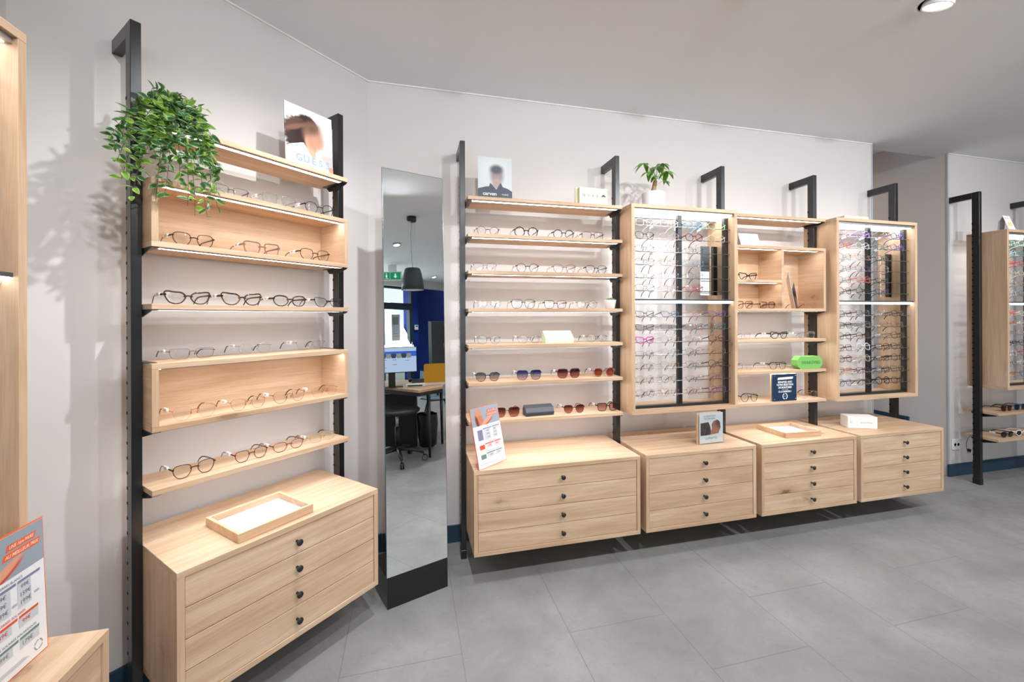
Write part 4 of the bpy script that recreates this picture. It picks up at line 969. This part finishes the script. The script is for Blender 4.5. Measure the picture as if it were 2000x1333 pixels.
part(t, 'pot', MB().lathe([(.030, 0), (.038, .070), (.042, .072), (.042, .078), (.037, .078), (.034, .02), (.0, .018)], 28), BLACK)
fol = MB(); stm = MB()
# stem tips in the plane of the shelves: (u, z) relative to the pot, and how far towards the viewer
tips = [(-.182, -.150, .13), (-.172, -.175, .12), (-.165, -.205, .12), (-.155, -.055, .10), (-.120, .105, .05), (-.130, .060, .07), (-.150, -.010, .09), (-.095, .085, .04), (-.140, -.110, .13), (-.15, -.250, .12), (-.118, -.235, .13), (-.130, -.300, .12), (-.095, -.33, .12),
        (.06, .115, .0), (.090, .098, .02), (.105, .075, .03), (.108, .030, .04), (.030, .110, .02), (.0, .10, .03), (-.04, .11, .03), (.10, -.03, .06), (.108, -.085, .10), (.095, -.13, .12), (.105, -.165, .12), (.112, -.21, .12), (.092, -.24, .13), (.085, -.285, .13), (.062, -.325, .12), (.03, -.325, .13), (.008, -.300, .13), (.045, -.265, .13), (-.02, -.24, .14), (-.055, -.275, .13), (-.075, -.215, .14), (-.01, -.16, .15), (.04, -.15, .15), (.06, -.10, .14), (-.045, -.13, .15), (-.09, -.12, .14), (.0, -.06, .13), (.05, -.03, .12), (-.05, -.03, .12), (-.09, -.05, .12), (.07, .03, .06), (-.06, .05, .07), (.02, .05, .08), (-.02, .02, .10), (.045, .075, .04), (-.115, .01, .1), (-.105, -.16, .15), (.02, -.20, .15), (.075, -.06, .12), (-.165, -.10, .12), (-.07, -.30, .12), (.09, .0, .08)]
def hits(p):
    # keep the leaves out of the shelf, the box below it and the upright
    x, y, z = p
    m_ = .012
    return (x > -.0755 - m_ and y > -.0845 - m_ and (-.052 < z < m_ or (-.41 < z < -.187 + m_))) or (-.107 - m_ < x < -.078 + m_ and -.012 - m_ < y < .034 + m_)
for ti, (du, dz, dv) in enumerate(tips):
    if dz < .0 and du > -.1: dv = max(dv, .118)
    if du < -.08 and dz > -.12: du, dz = du * .60 + .01, dz - .02

    if ti % 9 == 3: continue
    du = min(du, .088) if du > 0 else du
    du, dz = du * 1.0, dz + .0
    root = Vector((rp.uniform(-.022, .022), rp.uniform(-.02, .02), .074)); tip = Vector((du, -dv + rp.uniform(-.02, .02), dz + (.030 if dz < -.1 else .004)))
    top = Vector((du * .45, -dv * .75, max(.085, .078 + abs(du) * .10, dz + .030) + rp.uniform(-.012, .02)))
    knee = Vector((du * .85 + rp.uniform(-.01, .01), -dv, (top.z * .35 + tip.z * .65)))
    pts = []
    for i in range(17):
        q = i / 16
        pts.append(root * (1 - q) ** 3 + top * 3 * q * (1 - q) ** 2 + knee * 3 * q * q * (1 - q) + tip * q ** 3)
    stm.tube(pts, [.0013 - .0007 * i / 16 for i in range(17)], 5)
    length = sum((pts[i + 1] - pts[i]).length for i in range(16))
    step = max(1, int(round(.0225 / (length / 16)))); young = rp.random() < .34
    for i in range(4, 17, step):
        p = pts[i]; td = (pts[min(i + 1, 16)] - pts[i - 1]).normalized()
        for sgn in ((-1, 1) if i < 16 else (0,)):
            a = rp.uniform(0, 2 * PI); rnd = Vector((math.cos(a), math.sin(a) * .7 - .25, rp.uniform(-.5, .8)))
            sd = td.cross(Vector((0, -1, .35))).normalized() * sgn
            dirv = td * .40 + sd * .75 + rnd * .75
            mi = (2, 3) if (young and i > 6) or rp.random() < .15 else (0, 1)
            L_ = rp.uniform(.022, .036); tipp = p + dirv.normalized() * L_
            if any(hits(p + (tipp - p) * q) for q in (.1, .4, .7, 1.0)): continue
            leaf(fol, p, dirv, Vector((rp.uniform(-.8, .8), rp.uniform(-1.1, -.1), rp.uniform(-.2, 1))), L_, rp.uniform(.0125, .0185), .3, rp.uniform(.0, .35), mi, segs=5)
part(t, 'stems', stm, STEMM); part(t, 'foliage', fol, LF)

# small tree in the white ribbed pot
t = fthing('potted_tree', 'small potted tree with finger-like leaves in a white ribbed pot', 'plant', 'R', 1.412, 2.205, 1.939 + .0006)
POTW = plain('pot_white', srgb(236, 236, 238), .5)
g = MB(); n = 72
prof = [(.050, 0), (.0625, .003), (.0635, .006), (.0645, .094), (.0645, .096), (.060, .096), (.058, .080), (.0, .079)]
g.lathe(prof, n, m=0)
g.v = [((x * (1 + (.018 if (i % n) % 2 else -.010) * (1 if 2 <= i // n <= 4 else 0))), (y * (1 + (.018 if (i % n) % 2 else -.010) * (1 if 2 <= i // n <= 4 else 0))), z) for i, (x, y, z) in enumerate(g.v)]
part(t, 'pot', g, POTW)
part(t, 'soil', MB().lathe([(.0585, .0815), (.03, .085), (.0, .086)], 28), noisy('soil', srgb(46, 34, 26), srgb(74, 56, 42), 90))
part(t, 'trunk', MB().tube([(.004, 0, .080), (.001, 0, .105), (.006, 0, .135), (.012, 0, .160), (.014, 0, .172)], [.019, .0155, .0125, .0125, .011], 14), noisy('bark', srgb(126, 96, 66), srgb(168, 136, 100), 40))
tf = MB(); ts = MB()
heads = [((-.070, -.02, .262), -1.0, .066, 6), ((.045, -.02, .268), .75, .066, 6), ((-.055, -.04, .205), -1.2, .060, 5), ((.062, -.045, .218), 1.2, .072, 5), ((.0, -.05, .235), -.2, .058, 6), ((.020, .03, .255), .3, .062, 5), ((.050, -.03, .165), .9, .055, 3), ((-.02, -.05, .180), -.7, .050, 4)]
for (hx, hy, hz), ln, LL, cnt in heads:
    a = Vector((.013, 0, .168)); b = Vector((hx, hy, hz)); mid = (a + b) / 2 + Vector((0, 0, .022))
    ts.tube([a, (a + mid) / 2 + Vector((0, 0, .006)), mid, (mid + b) / 2 + Vector((0, 0, .006)), b], .0013, 6)
    for i in range(cnt):
        an = 2 * PI * i / cnt + ln * .4; d = Vector((math.cos(an) * .85 + ln * .30, math.sin(an) * .7 - .15, .18 - .30 * abs(ln)))
        leaf(tf, b, d, (0, -.25, 1), LL * rp.uniform(.8, 1.12), LL * .42, .12, .5, (0, 0), segs=7)
part(t, 'petioles', ts, plain('petiole_green', srgb(92, 136, 50), .5)); part(t, 'foliage', tf, [leafm('tree_leaf', srgb(58, 124, 34), srgb(96, 158, 46), .3)])

# succulent
t = fthing('succulent', 'tiny succulent in a white cup on a long wall shelf', 'plant', 'R', 1.126, 2.20, ZS[3] + .0006)
part(t, 'pot', MB().lathe([(.022, 0), (.026, .003), (.0345, .048), (.0345, .050), (.032, .050), (.030, .042), (.0, .041)], 32), POTW)
sf = MB()
for i in range(34):
    a = i * 2.39996; r = .027 * math.sqrt(i / 34)
    leaf(sf, (r * math.cos(a) * .7, r * math.sin(a) * .7, .043), (math.cos(a) * (.3 + r * 28), math.sin(a) * (.3 + r * 28), 1.0), (-math.cos(a), -math.sin(a), .4), .024 - r * .2, .0085, .4, -.1, (0, 0), segs=4)
part(t, 'rosette', sf, [leafm('succulent_leaf', srgb(98, 136, 78), srgb(132, 164, 104), .15)])
# ================================================================== FLOOR MIRROR AND WHAT IT SHOWS
mx_, my_ = -.1, 1.93; mrz = math.atan2(.342, .940)
t = thing('floor_mirror', 'tall frameless floor mirror on a glossy black foot in the wall corner', 'mirror', (mx_, my_, 0), mrz)
tl = math.radians(1.4); MWd = .2928
part(t, 'base', MB().box(.0, MWd, .012, .215, .0005, .138, 0, .001), GLOSSBLACK)
mp = part(t, 'mirror_panel', MB().box(0, MWd, .0, .008, .139, 1.985, 0), MIRROR, (0, 0, 0), (-tl, 0, 0))
part(mp, 'glass_edge', MB().box(-.0022, -.0001, .0, .0095, .139, 1.986).box(MWd + .0001, MWd + .0018, .0, .0095, .139, 1.986).box(-.0022, MWd + .0018, 0, .0095, 1.9852, 1.9868), plain('edge_steel', srgb(96, 104, 108), .2, metal=.6))
part(mp, 'black_skirt', MB().box(0, MWd, .0, .008, .0005, .1385, 0), GLOSSBLACK)
part(mp, 'back_board', MB().box(.002, MWd - .002, .0085, .016, .139, 1.983, 0), BLACK)

# pendant lamp
t = thing('pendant_lamp', 'dark grey pendant lamp with white inside, reflected in the floor mirror', 'lamp', (1.928, -.226, 0))
part(t, 'canopy', MB().lathe([(.0, 2.558), (.050, 2.558), (.055, 2.566), (.055, 2.6145)], 36), BLACK)
part(t, 'shade', MB().lathe([(.0, 2.012), (.075, 2.010), (.086, 2.003), (.104, 1.940), (.120, 1.850), (.1285, 1.756), (.1255, 1.756), (.117, 1.850), (.101, 1.940), (.083, 1.998), (.0, 2.004)], 48), plain('shade_slate', srgb(62, 74, 82), .35))
part(t, 'inner_shade', MB().lathe([(.124, 1.758), (.115, 1.850), (.099, 1.938), (.080, 1.994), (.0, 1.997)], 48), plain('shade_white', srgb(250, 250, 246), .6))
part(t, 'bulb', MB().lathe([(.0, 1.80), (.03, 1.81), (.042, 1.84), (.032, 1.875), (.016, 1.90), (.016, 1.99)], 28), emitter('bulb_glow', (1, .94, .84, 1), 12))
part(t, 'cable', MB().tube([(0, 0, 2.56), (-.02, .02, 2.50), (-.06, .055, 2.40), (-.065, .06, 2.30), (-.02, .02, 2.08), (0, 0, 2.01)], .002, 6), BLACK)
for a in (0, 2.1, 4.2): part(t, 'suspension_wire', MB().tube([(.04 * math.cos(a), .04 * math.sin(a), 2.56), (.06 * math.cos(a), .06 * math.sin(a), 2.008)], .0007, 5), STEEL)

# desk: oak top with clipped corner, black frame
dk = thing('desk', 'oak-topped desk with black frame, reflected in the floor mirror', 'desk', (0, 0, 0))
part(dk, 'desktop', MB().prism([(1.50, -.10), (1.46, .37), (1.80, .36), (2.23, -.05), (2.06, -.62), (1.72, -.95), (1.46, -.62)], .665, .69, ax='z'), OX)
part(dk, 'apron', MB().prism([(1.83, .26), (2.14, -.03), (2.125, -.045), (1.815, .245)], .585, .664, ax='z'), BLACK)
part(dk, 'frame', MB().box(1.51, 1.53, -.6, .33, .62, .664).box(1.53, 1.83, .30, .32, .62, .664), BLACK)
for p in ((2.06, .06), (1.62, .335), (2.00, -.60), (1.50, -.58)): part(dk, 'leg', MB().tube([(p[0], p[1], .0), (p[0], p[1], .62)], [.0125, .020], 12), BLACK)
pd = thing('drawer_pedestal', 'black drawer pedestal under the reflected desk', 'pedestal', (1.83, -.33, 0), .75)
part(pd, 'body', MB().box(-.18, .16, -.13, .22, .02, .60, 0, .003), plain('pedestal_black', srgb(20, 20, 22), .55))
part(pd, 'top_board', MB().box(-.19, .17, -.14, .23, .601, .619, 0, .001), OX)
pd2 = thing('waste_bag', 'black plastic waste bag standing before the reflected pedestal', 'bag', (1.86, .045, .002))
gb = MB(); rb = random.Random(3)
for i, (r, z) in enumerate(((.05, 0.01), (.085, .03), (.10, .12), (.105, .26), (.112, .34), (.115, .37))):
    for j in range(20): gb.v.append(((r + rb.uniform(-.010, .010)) * math.cos(2 * PI * j / 20), (r + rb.uniform(-.010, .010)) * math.sin(2 * PI * j / 20), z + rb.uniform(-.006, .006)))
for i in range(5):
    for j in range(20): gb.f.append([i * 20 + j, i * 20 + (j + 1) % 20, (i + 1) * 20 + (j + 1) % 20, (i + 1) * 20 + j]); gb.m.append(0); gb.s.append(True)
part(pd2, 'bag', gb, plain('bag_black', (.008, .008, .009, 1), .2))
# office chair
ch = thing('office_chair', 'black office chair on castors, reflected in the floor mirror', 'chair', (1.36, .165, 0))
BK = plain('chair_black', srgb(24, 25, 27), .45)
part(ch, 'gas_lift', MB().tube([(0, 0, .16), (0, 0, .335)], .024, 16).tube([(0, 0, .34), (0, 0, .455)], .0145, 16, m=1), [BK, plain('lift_silver', (.6, .6, .6, 1), .3, metal=.8)])
seat = MB().lathe([(.0, .462), (.16, .466), (.215, .480), (.225, .500), (.205, .516), (.12, .508), (.0, .500)], 36)
part(ch, 'seat', seat, BK)
part(ch, 'backrest', MB().prism([(-.19, .62), (.19, .62), (.20, .74), (.15, .86), (.0, .89), (-.15, .86), (-.20, .74)], .20, .235, smooth=False), BK, None, (0, 0, 2.3))
part(ch, 'backrest_bar', MB().tube([(0, 0, .47), (0, .12, .47), (0, .21, .52), (0, .225, .68)], .013, 10), BK, None, (0, 0, 2.3))
for i in range(5):
    a = -.84 + 2 * PI * i / 5 + 2.94
    lg = part(ch, 'leg', MB().tube([(.0, 0, .125), (.12, 0, .115), (.245, 0, .082)], [.020, .017, .013], 10, flat=1.1), plain('base_dark', srgb(58, 62, 66), .3, metal=.6), None, (0, 0, a))
    cs = MB()
    for y in (-.016, .006): cs.lathe([(.0, y), (.026, y), (.028, y + .002), (.028, y + .009), (.026, y + .011), (.0, y + .011)], 20, (.262, 0, .0285), ax='y')
    for y in (-.0166, .0174): cs.lathe([(.019, y), (.024, y)], 20, (.262, 0, .0285), 1, ax='y')
    part(lg, 'castor', cs.tube([(.245, 0, .082), (.252, 0, .045)], .006, 8), [BK, plain('castor_ring', srgb(200, 200, 200), .4)])
# visitor chair: grey-blue shell on black legs
vc = thing('visitor_chair', 'pale blue-grey shell chair on thin black legs in the mirror', 'chair', (2.44, -.42, 0), .70 + PI)
sh_ = MB()
NS = 14
prof = [(-.21, .452), (-.18, .440), (-.08, .420), (.03, .415), (.13, .430), (.185, .475), (.205, .56), (.215, .66), (.222, .745)]
for i, (y, z) in enumerate(prof):
    for j in range(NS + 1):
        q = j / NS * 2 - 1; wv = .205 if i < 6 else .205 - (i - 5) * .006
        sh_.v.append((q * wv, y - (.03 * q * q if i > 5 else 0), z + .022 * q * q))
for i in range(len(prof) - 1):
    for j in range(NS): a = i * (NS + 1) + j; sh_.f.append([a, a + 1, a + NS + 2, a + NS + 1]); sh_.m.append(0); sh_.s.append(True)
o = part(vc, 'shell', sh_, plain('shell_blue_grey', srgb(158, 186, 204), .4)); md = o.modifiers.new('thick', 'SOLIDIFY'); md.thickness = .010
for sx_ in (-1, 1):
    for sy_ in (-1, 1): part(vc, 'leg', MB().tube([(sx_ * .10, sy_ * .10, .418), (sx_ * .20, sy_ * .22, .0)], [.010, .008], 10), BK)
part(vc, 'under_frame', MB().tube([(-.10, -.10, .412), (.10, -.10, .412), (.10, .10, .408), (-.10, .10, .412)], .008, 8, closed=True), BK)
# screen and desk clutter
mn = thing('monitor', 'computer monitor with blue and white page, reflected in the floor mirror', 'monitor', (1.50, -.085, .69), .641 + PI)
SCRW, SCRH = .52, .27
part(mn, 'housing', MB().box(-SCRW / 2, SCRW / 2, .004, .03, .150, .150 + SCRH, 0, .002), BK)
g = MB().box(-SCRW / 2 + .006, SCRW / 2 - .006, .0028, .0036, .158, .150 + SCRH - .006, 0)
g.box(-SCRW / 2 + .006, SCRW / 2 - .006, .0020, .0027, .320, .375, 1)
for i in range(7): g.box(-.20 + i * .052, -.155 + i * .052, .0012, .0019, .305, .352, 2 + i % 2)
for x, z in ((-.16, .275), (-.03, .285), (.07, .285), (-.03, .235), (.07, .205)): g.box(x - .02, x + .02, .0012, .0019, z, z + .004, 3)
part(mn, 'screen', g, [emitter('screen_white', srgb(198, 218, 250), 1.0), emitter('screen_blue', srgb(70, 110, 222), 1.0), emitter('screen_pic', srgb(168, 166, 160), .9), emitter('screen_pic_dark', srgb(80, 80, 90), .9)])
part(mn, 'stand', MB().box(-.035, .035, .03, .05, .0, .24).box(-.11, .11, -.03, .10, .0006, .010), BK)
sc_ = thing('desk_screen', 'mustard yellow partition panel on the reflected desk', 'partition', (1.86, .215, .6905), .80 + PI)
part(sc_, 'panel', MB().prism([(-.20, .026), (.14, .026), (.14, .215), (.128, .227), (-.188, .227), (-.20, .215)], 0, .022), noisy('felt_mustard', srgb(206, 156, 52), srgb(214, 164, 60), 60))
part(sc_, 'rail', MB().box(-.20, .14, -.006, .028, 0, .025, 0, .002), WHITE)
kb = thing('document_tray', 'white tray with black papers and cables on the reflected desk', 'tray', (1.66, .10, .6905), .75 + PI)
part(kb, 'tray', MB().box(-.10, .10, -.05, .06, 0, .030, 0, .003), WHITE); part(kb, 'papers', MB().box(-.07, .08, -.0535, .04, .010, .022, 0, .001), INK)
ph = thing('phone', 'black desk telephone on the reflected desk', 'telephone', (1.80, -.02, .6905), .75)
part(ph, 'body', MB().prism([(-.07, 0), (.07, 0), (.07, .02), (-.05, .055), (-.07, .055)], -.07, .07, ax='x'), BK)
part(ph, 'handset', MB().tube([(-.085, -.06, .05), (-.085, -.03, .062), (-.085, .03, .062), (-.085, .06, .05)], [.018, .012, .012, .018], 10), BK)
# exit sign, thermostat, grey cupboard
ex = thing('exit_sign', 'green emergency exit sign under the ceiling, seen in the mirror', 'sign', (3.80, -3.0, 2.40), .86 + PI)
part(ex, 'body', MB().box(-.17, .17, 0, .035, -.085, .085, 0, .004), WHITE)
ge = MB().box(-.155, .04, -.0012, -.0002, -.07, .07, 0); ge.box(.05, .155, -.0012, -.0002, -.07, .07, 0)
part(ex, 'pictogram_field', ge, emitter('exit_green', srgb(40, 160, 110), .9))
part(ex, 'pictogram', MB().prism([(-.0575, -.045), (-.02, -.005), (-.045, -.005), (-.045, .045), (-.07, .045), (-.07, -.005), (-.095, -.005)], -.0022, -.0013).box(.075, .13, -.0022, -.0013, -.055, -.045).box(.095, .125, -.0022, -.0013, -.03, .02).box(.10, .12, -.0022, -.0013, .03, .05), emitter('exit_white', (.9, .95, .92, 1), 1.0))
part(ex, 'hanger', MB().box(-.08, .08, .01, .025, .085, CZ - 2.40 - .001), WHITE)
th_ = thing('wall_mounted_thermostat', 'white thermostat on the blue pier, seen in the mirror', 'thermostat', (5.57, YF - .002, 1.45), PI)
part(th_, 'body', MB().box(-.055, .055, -.026, 0, -.06, .06, 0, .006), WHITE); part(th_, 'display', MB().box(-.035, .035, -.0275, -.0262, .012, .048), plain('lcd', srgb(74, 88, 84), .3))
cb = thing('grey_cupboard', 'tall dark grey cupboard before the blue wall, seen in the mirror', 'cupboard', (5.63, -3.5, 0), PI)
part(cb, 'body', MB().box(-.38, .40, .012, .10, .03, 1.56, 0, .003), plain('cupboard_grey', srgb(74, 78, 80), .5))
for x0, x1 in ((-.38, .008), (.012, .40)): d_ = part(cb, 'door', MB().box(x0, x1, -.006, .0115, .04, 1.55, 0, .002), plain('cupboard_door', srgb(84, 88, 90), .5)); part(d_, 'handle', MB().tube([(x1 - .03 if x0 < 0 else x0 + .03, -.022, .9), (x1 - .03 if x0 < 0 else x0 + .03, -.022, 1.05)], .006, 8), CHROME)
part(cb, 'plinth', MB().box(-.37, .39, .02, .09, 0, .03), BK)
# passage: blue bin and a dark door post seen through the opening
bn = thing('blue_cabinet', 'deep blue storage cabinet standing in the passage', 'cabinet', (3.96, 4.30, 0))
part(bn, 'body', MB().box(-.25, .25, 0, .40, .03, .52, 0, .004), plain('cabinet_blue', srgb(20, 34, 190), .4)); part(bn, 'plinth', MB().box(-.24, .24, .01, .39, 0, .03), BK); part(bn, 'top_panel', MB().box(-.255, .255, -.006, .405, .521, .60, 0, .003), BK)
# ================================================================== CAMERA, LIGHT, VIEW
cam = bpy.data.cameras.new('camera'); co = bpy.data.objects.new('camera', cam); COL.objects.link(co)
YAW, PITCH, ROLL = -.2414, .0007, .0038
c, s = math.cos(YAW), math.sin(YAW)
r = Vector((c, s, 0)); f = Vector((-s, c, 0)); u = Vector((0, 0, 1))
f2 = f * math.cos(PITCH) + u * math.sin(PITCH); u2 = -f * math.sin(PITCH) + u * math.cos(PITCH)
r3 = r * math.cos(ROLL) - u2 * math.sin(ROLL); u3 = r * math.sin(ROLL) + u2 * math.cos(ROLL)
m = Matrix.Identity(4)
for i in range(3): m[i][0], m[i][1], m[i][2] = r3[i], u3[i], -f2[i]
m.translation = Vector((0, 0, 1.3)); co.matrix_world = m
cam.sensor_width = 36; cam.lens = 813.07 / 2000 * 36; cam.shift_x = 0; cam.shift_y = -(666.5 - 619.76) / 2000
cam.clip_start = .02; S.camera = co

def spot(x, y, tx, ty, tz, e, name='ceiling_spot', ang=95, bl=.9, z=2.575, col=(.955, .975, 1.0), rad=.016):
    l = bpy.data.lights.new(name, 'SPOT'); l.energy = e; l.spot_size = math.radians(ang); l.spot_blend = bl; l.shadow_soft_size = rad; l.color = col
    o = bpy.data.objects.new(name, l); COL.objects.link(o); o.location = (x, y, z)
    o.rotation_euler = (Vector((tx, ty, tz)) - Vector((x, y, z))).to_track_quat('-Z', 'Y').to_euler(); return o
def area(name, loc, tgt, sx, sy, e, col=(1, 1, 1)):
    l = bpy.data.lights.new(name, 'AREA'); l.shape = 'RECTANGLE'; l.size = sx; l.size_y = sy; l.energy = e; l.color = col
    o = bpy.data.objects.new(name, l); COL.objects.link(o); o.location = loc
    o.rotation_euler = (Vector(tgt) - Vector(loc)).to_track_quat('-Z', 'Y').to_euler(); return o
SPK = 1.0; FILL = 1.12
def fixture(x, y, tx, ty, tz, label):
    t = thing('ceiling_spotlight', label, 'ceiling light', (x, y, CZ - .012), 0, 'round spotlights in the ceiling')
    q = (Vector((tx, ty, tz)) - Vector((x, y, CZ))).to_track_quat('-Z', 'Y')
    tilt = Vector((tx - x, ty - y, 0)).normalized(); ang = .28
    q = Vector((tilt.x * math.sin(ang), tilt.y * math.sin(ang), -math.cos(ang))).to_track_quat('-Z', 'Y')
    hd = MB().lathe([(.052, .0), (.052, -.004), (.0485, -.005), (.0455, .004), (.0455, .010), (.052, .010)], 40, m=0, closed=True)
    part(t, 'bezel', hd, [WHITE], (0, 0, -.012), q.to_euler())
    part(t, 'lamp', MB().lathe([(.0454, .0015), (.0, .0015)], 32), emitter('spot_lamp_face', (1, .98, .95, 1), 6.0), (0, 0, -.012), q.to_euler())
    part(t, 'housing', MB().lathe([(.0515, .0105), (.0515, .034)], 32), plain('spot_housing', srgb(150, 150, 150), .5), (0, 0, -.012), q.to_euler())
    part(t, 'ceiling_ring', MB().lathe([(.068, .0118), (.068, .009), (.060, .008), (.060, .0118)], 40, closed=True), WHITE)
    part(t, 'dark_recess', MB().lathe([(.0598, .0116), (.0, .0116)], 32), BLACKIN)
FIX = [(.174, 1.214, -.62, 2.02, .75, 'white ceiling spotlight over the corner-wall shelves'),
       (1.33, 1.38, 1.15, 2.42, .7, 'white ceiling spotlight before the long open shelves'),
       (2.140, 1.258, 2.0, 2.42, .7, 'white tilted ceiling spotlight at the top right picture edge'),
       (3.15, 1.33, 3.0, 2.42, .7, 'white ceiling spotlight before the second large case'),
       (4.30, 1.33, 4.5, 2.42, .7, 'white ceiling spotlight before the right display case'),
       (-.25, .70, -1.1, .95, 1.1, 'added white ceiling spotlight brightening the left wall case')]  # last one is added to brighten the left side, no known fixture
EN = (92, 34, 33, 32, 20, 26)
for (x, y, tx, ty, tz, lb), en in zip(FIX, EN):
    fixture(x, y, tx, ty, tz, lb); d = (Vector((tx, ty, tz)) - Vector((x, y, CZ))).normalized()
    spot(x + d.x * .03, y + d.y * .03, tx, ty, tz, en * SPK, z=2.56)
for x, y, e in ((.15, .06, 78), (1.22, .05, 92), (2.28, .05, 92), (3.35, .05, 86), (4.45, .05, 62)):
    fixture(x, y, x, y + .8, .6, 'white ceiling spotlight above the middle of the shop')
    spot(x, y, x - .05, 2.4, .62, e * FILL, ang=128, bl=1.0, z=2.56, rad=.03)
for x, y, e in ((2.695, -1.464, 80), (-.35, -1.7, 70), (.9, -2.2, 70), (4.3, -1.9, 70), (1.9, -3.5, 60), (3.6, -3.5, 50), (5.45, -3.6, 70)):  # unseen downlights added for fill; only the first shows in the mirror
    fixture(x, y, x, y + .3, 0, 'white ceiling spotlight behind the viewer, in a set mostly added as fill')
    spot(x, y, x, y - .3, 0, e, ang=96, bl=.8, z=2.56, rad=.05)
area('daylight_shopfront', (1.7, YF - .35, 1.7), (1.7, 0, 5.2), 5.6, 1.3, 100, (.93, .97, 1.0))
area('daylight_door', (5.0, YF - .35, 1.5), (5.0, 0, 5.2), .9, 1.6, 18, (.93, .97, 1.0))
spot(3.85, 3.7, 4.234, 3.2, 1.3, 16, 'passage_fill', ang=140, z=2.64, col=(1, .80, .60), rad=.04)  # unseen warm spot added to brighten and warm the passage wall
wd = bpy.data.worlds.new('sky'); S.world = wd; wd.use_nodes = True
wd.node_tree.nodes['Background'].inputs[0].default_value = (.86, .92, 1, 1); wd.node_tree.nodes['Background'].inputs[1].default_value = 1.6
S.view_settings.view_transform = 'Standard'; S.view_settings.look = 'None'; S.view_settings.exposure = -0.36; S.view_settings.gamma = 1.0; S.view_settings.use_curve_mapping = False
cy = S.cycles
cy.use_denoising = True; cy.max_bounces = 10; cy.diffuse_bounces = 5; cy.glossy_bounces = 5; cy.transmission_bounces = 6; cy.transparent_max_bounces = 28
cy.sample_clamp_indirect = 6; cy.caustics_reflective = False; cy.caustics_refractive = False
try: cy.denoiser = 'OPENIMAGEDENOISE'; cy.denoising_input_passes = 'RGB_ALBEDO_NORMAL'
except Exception: pass
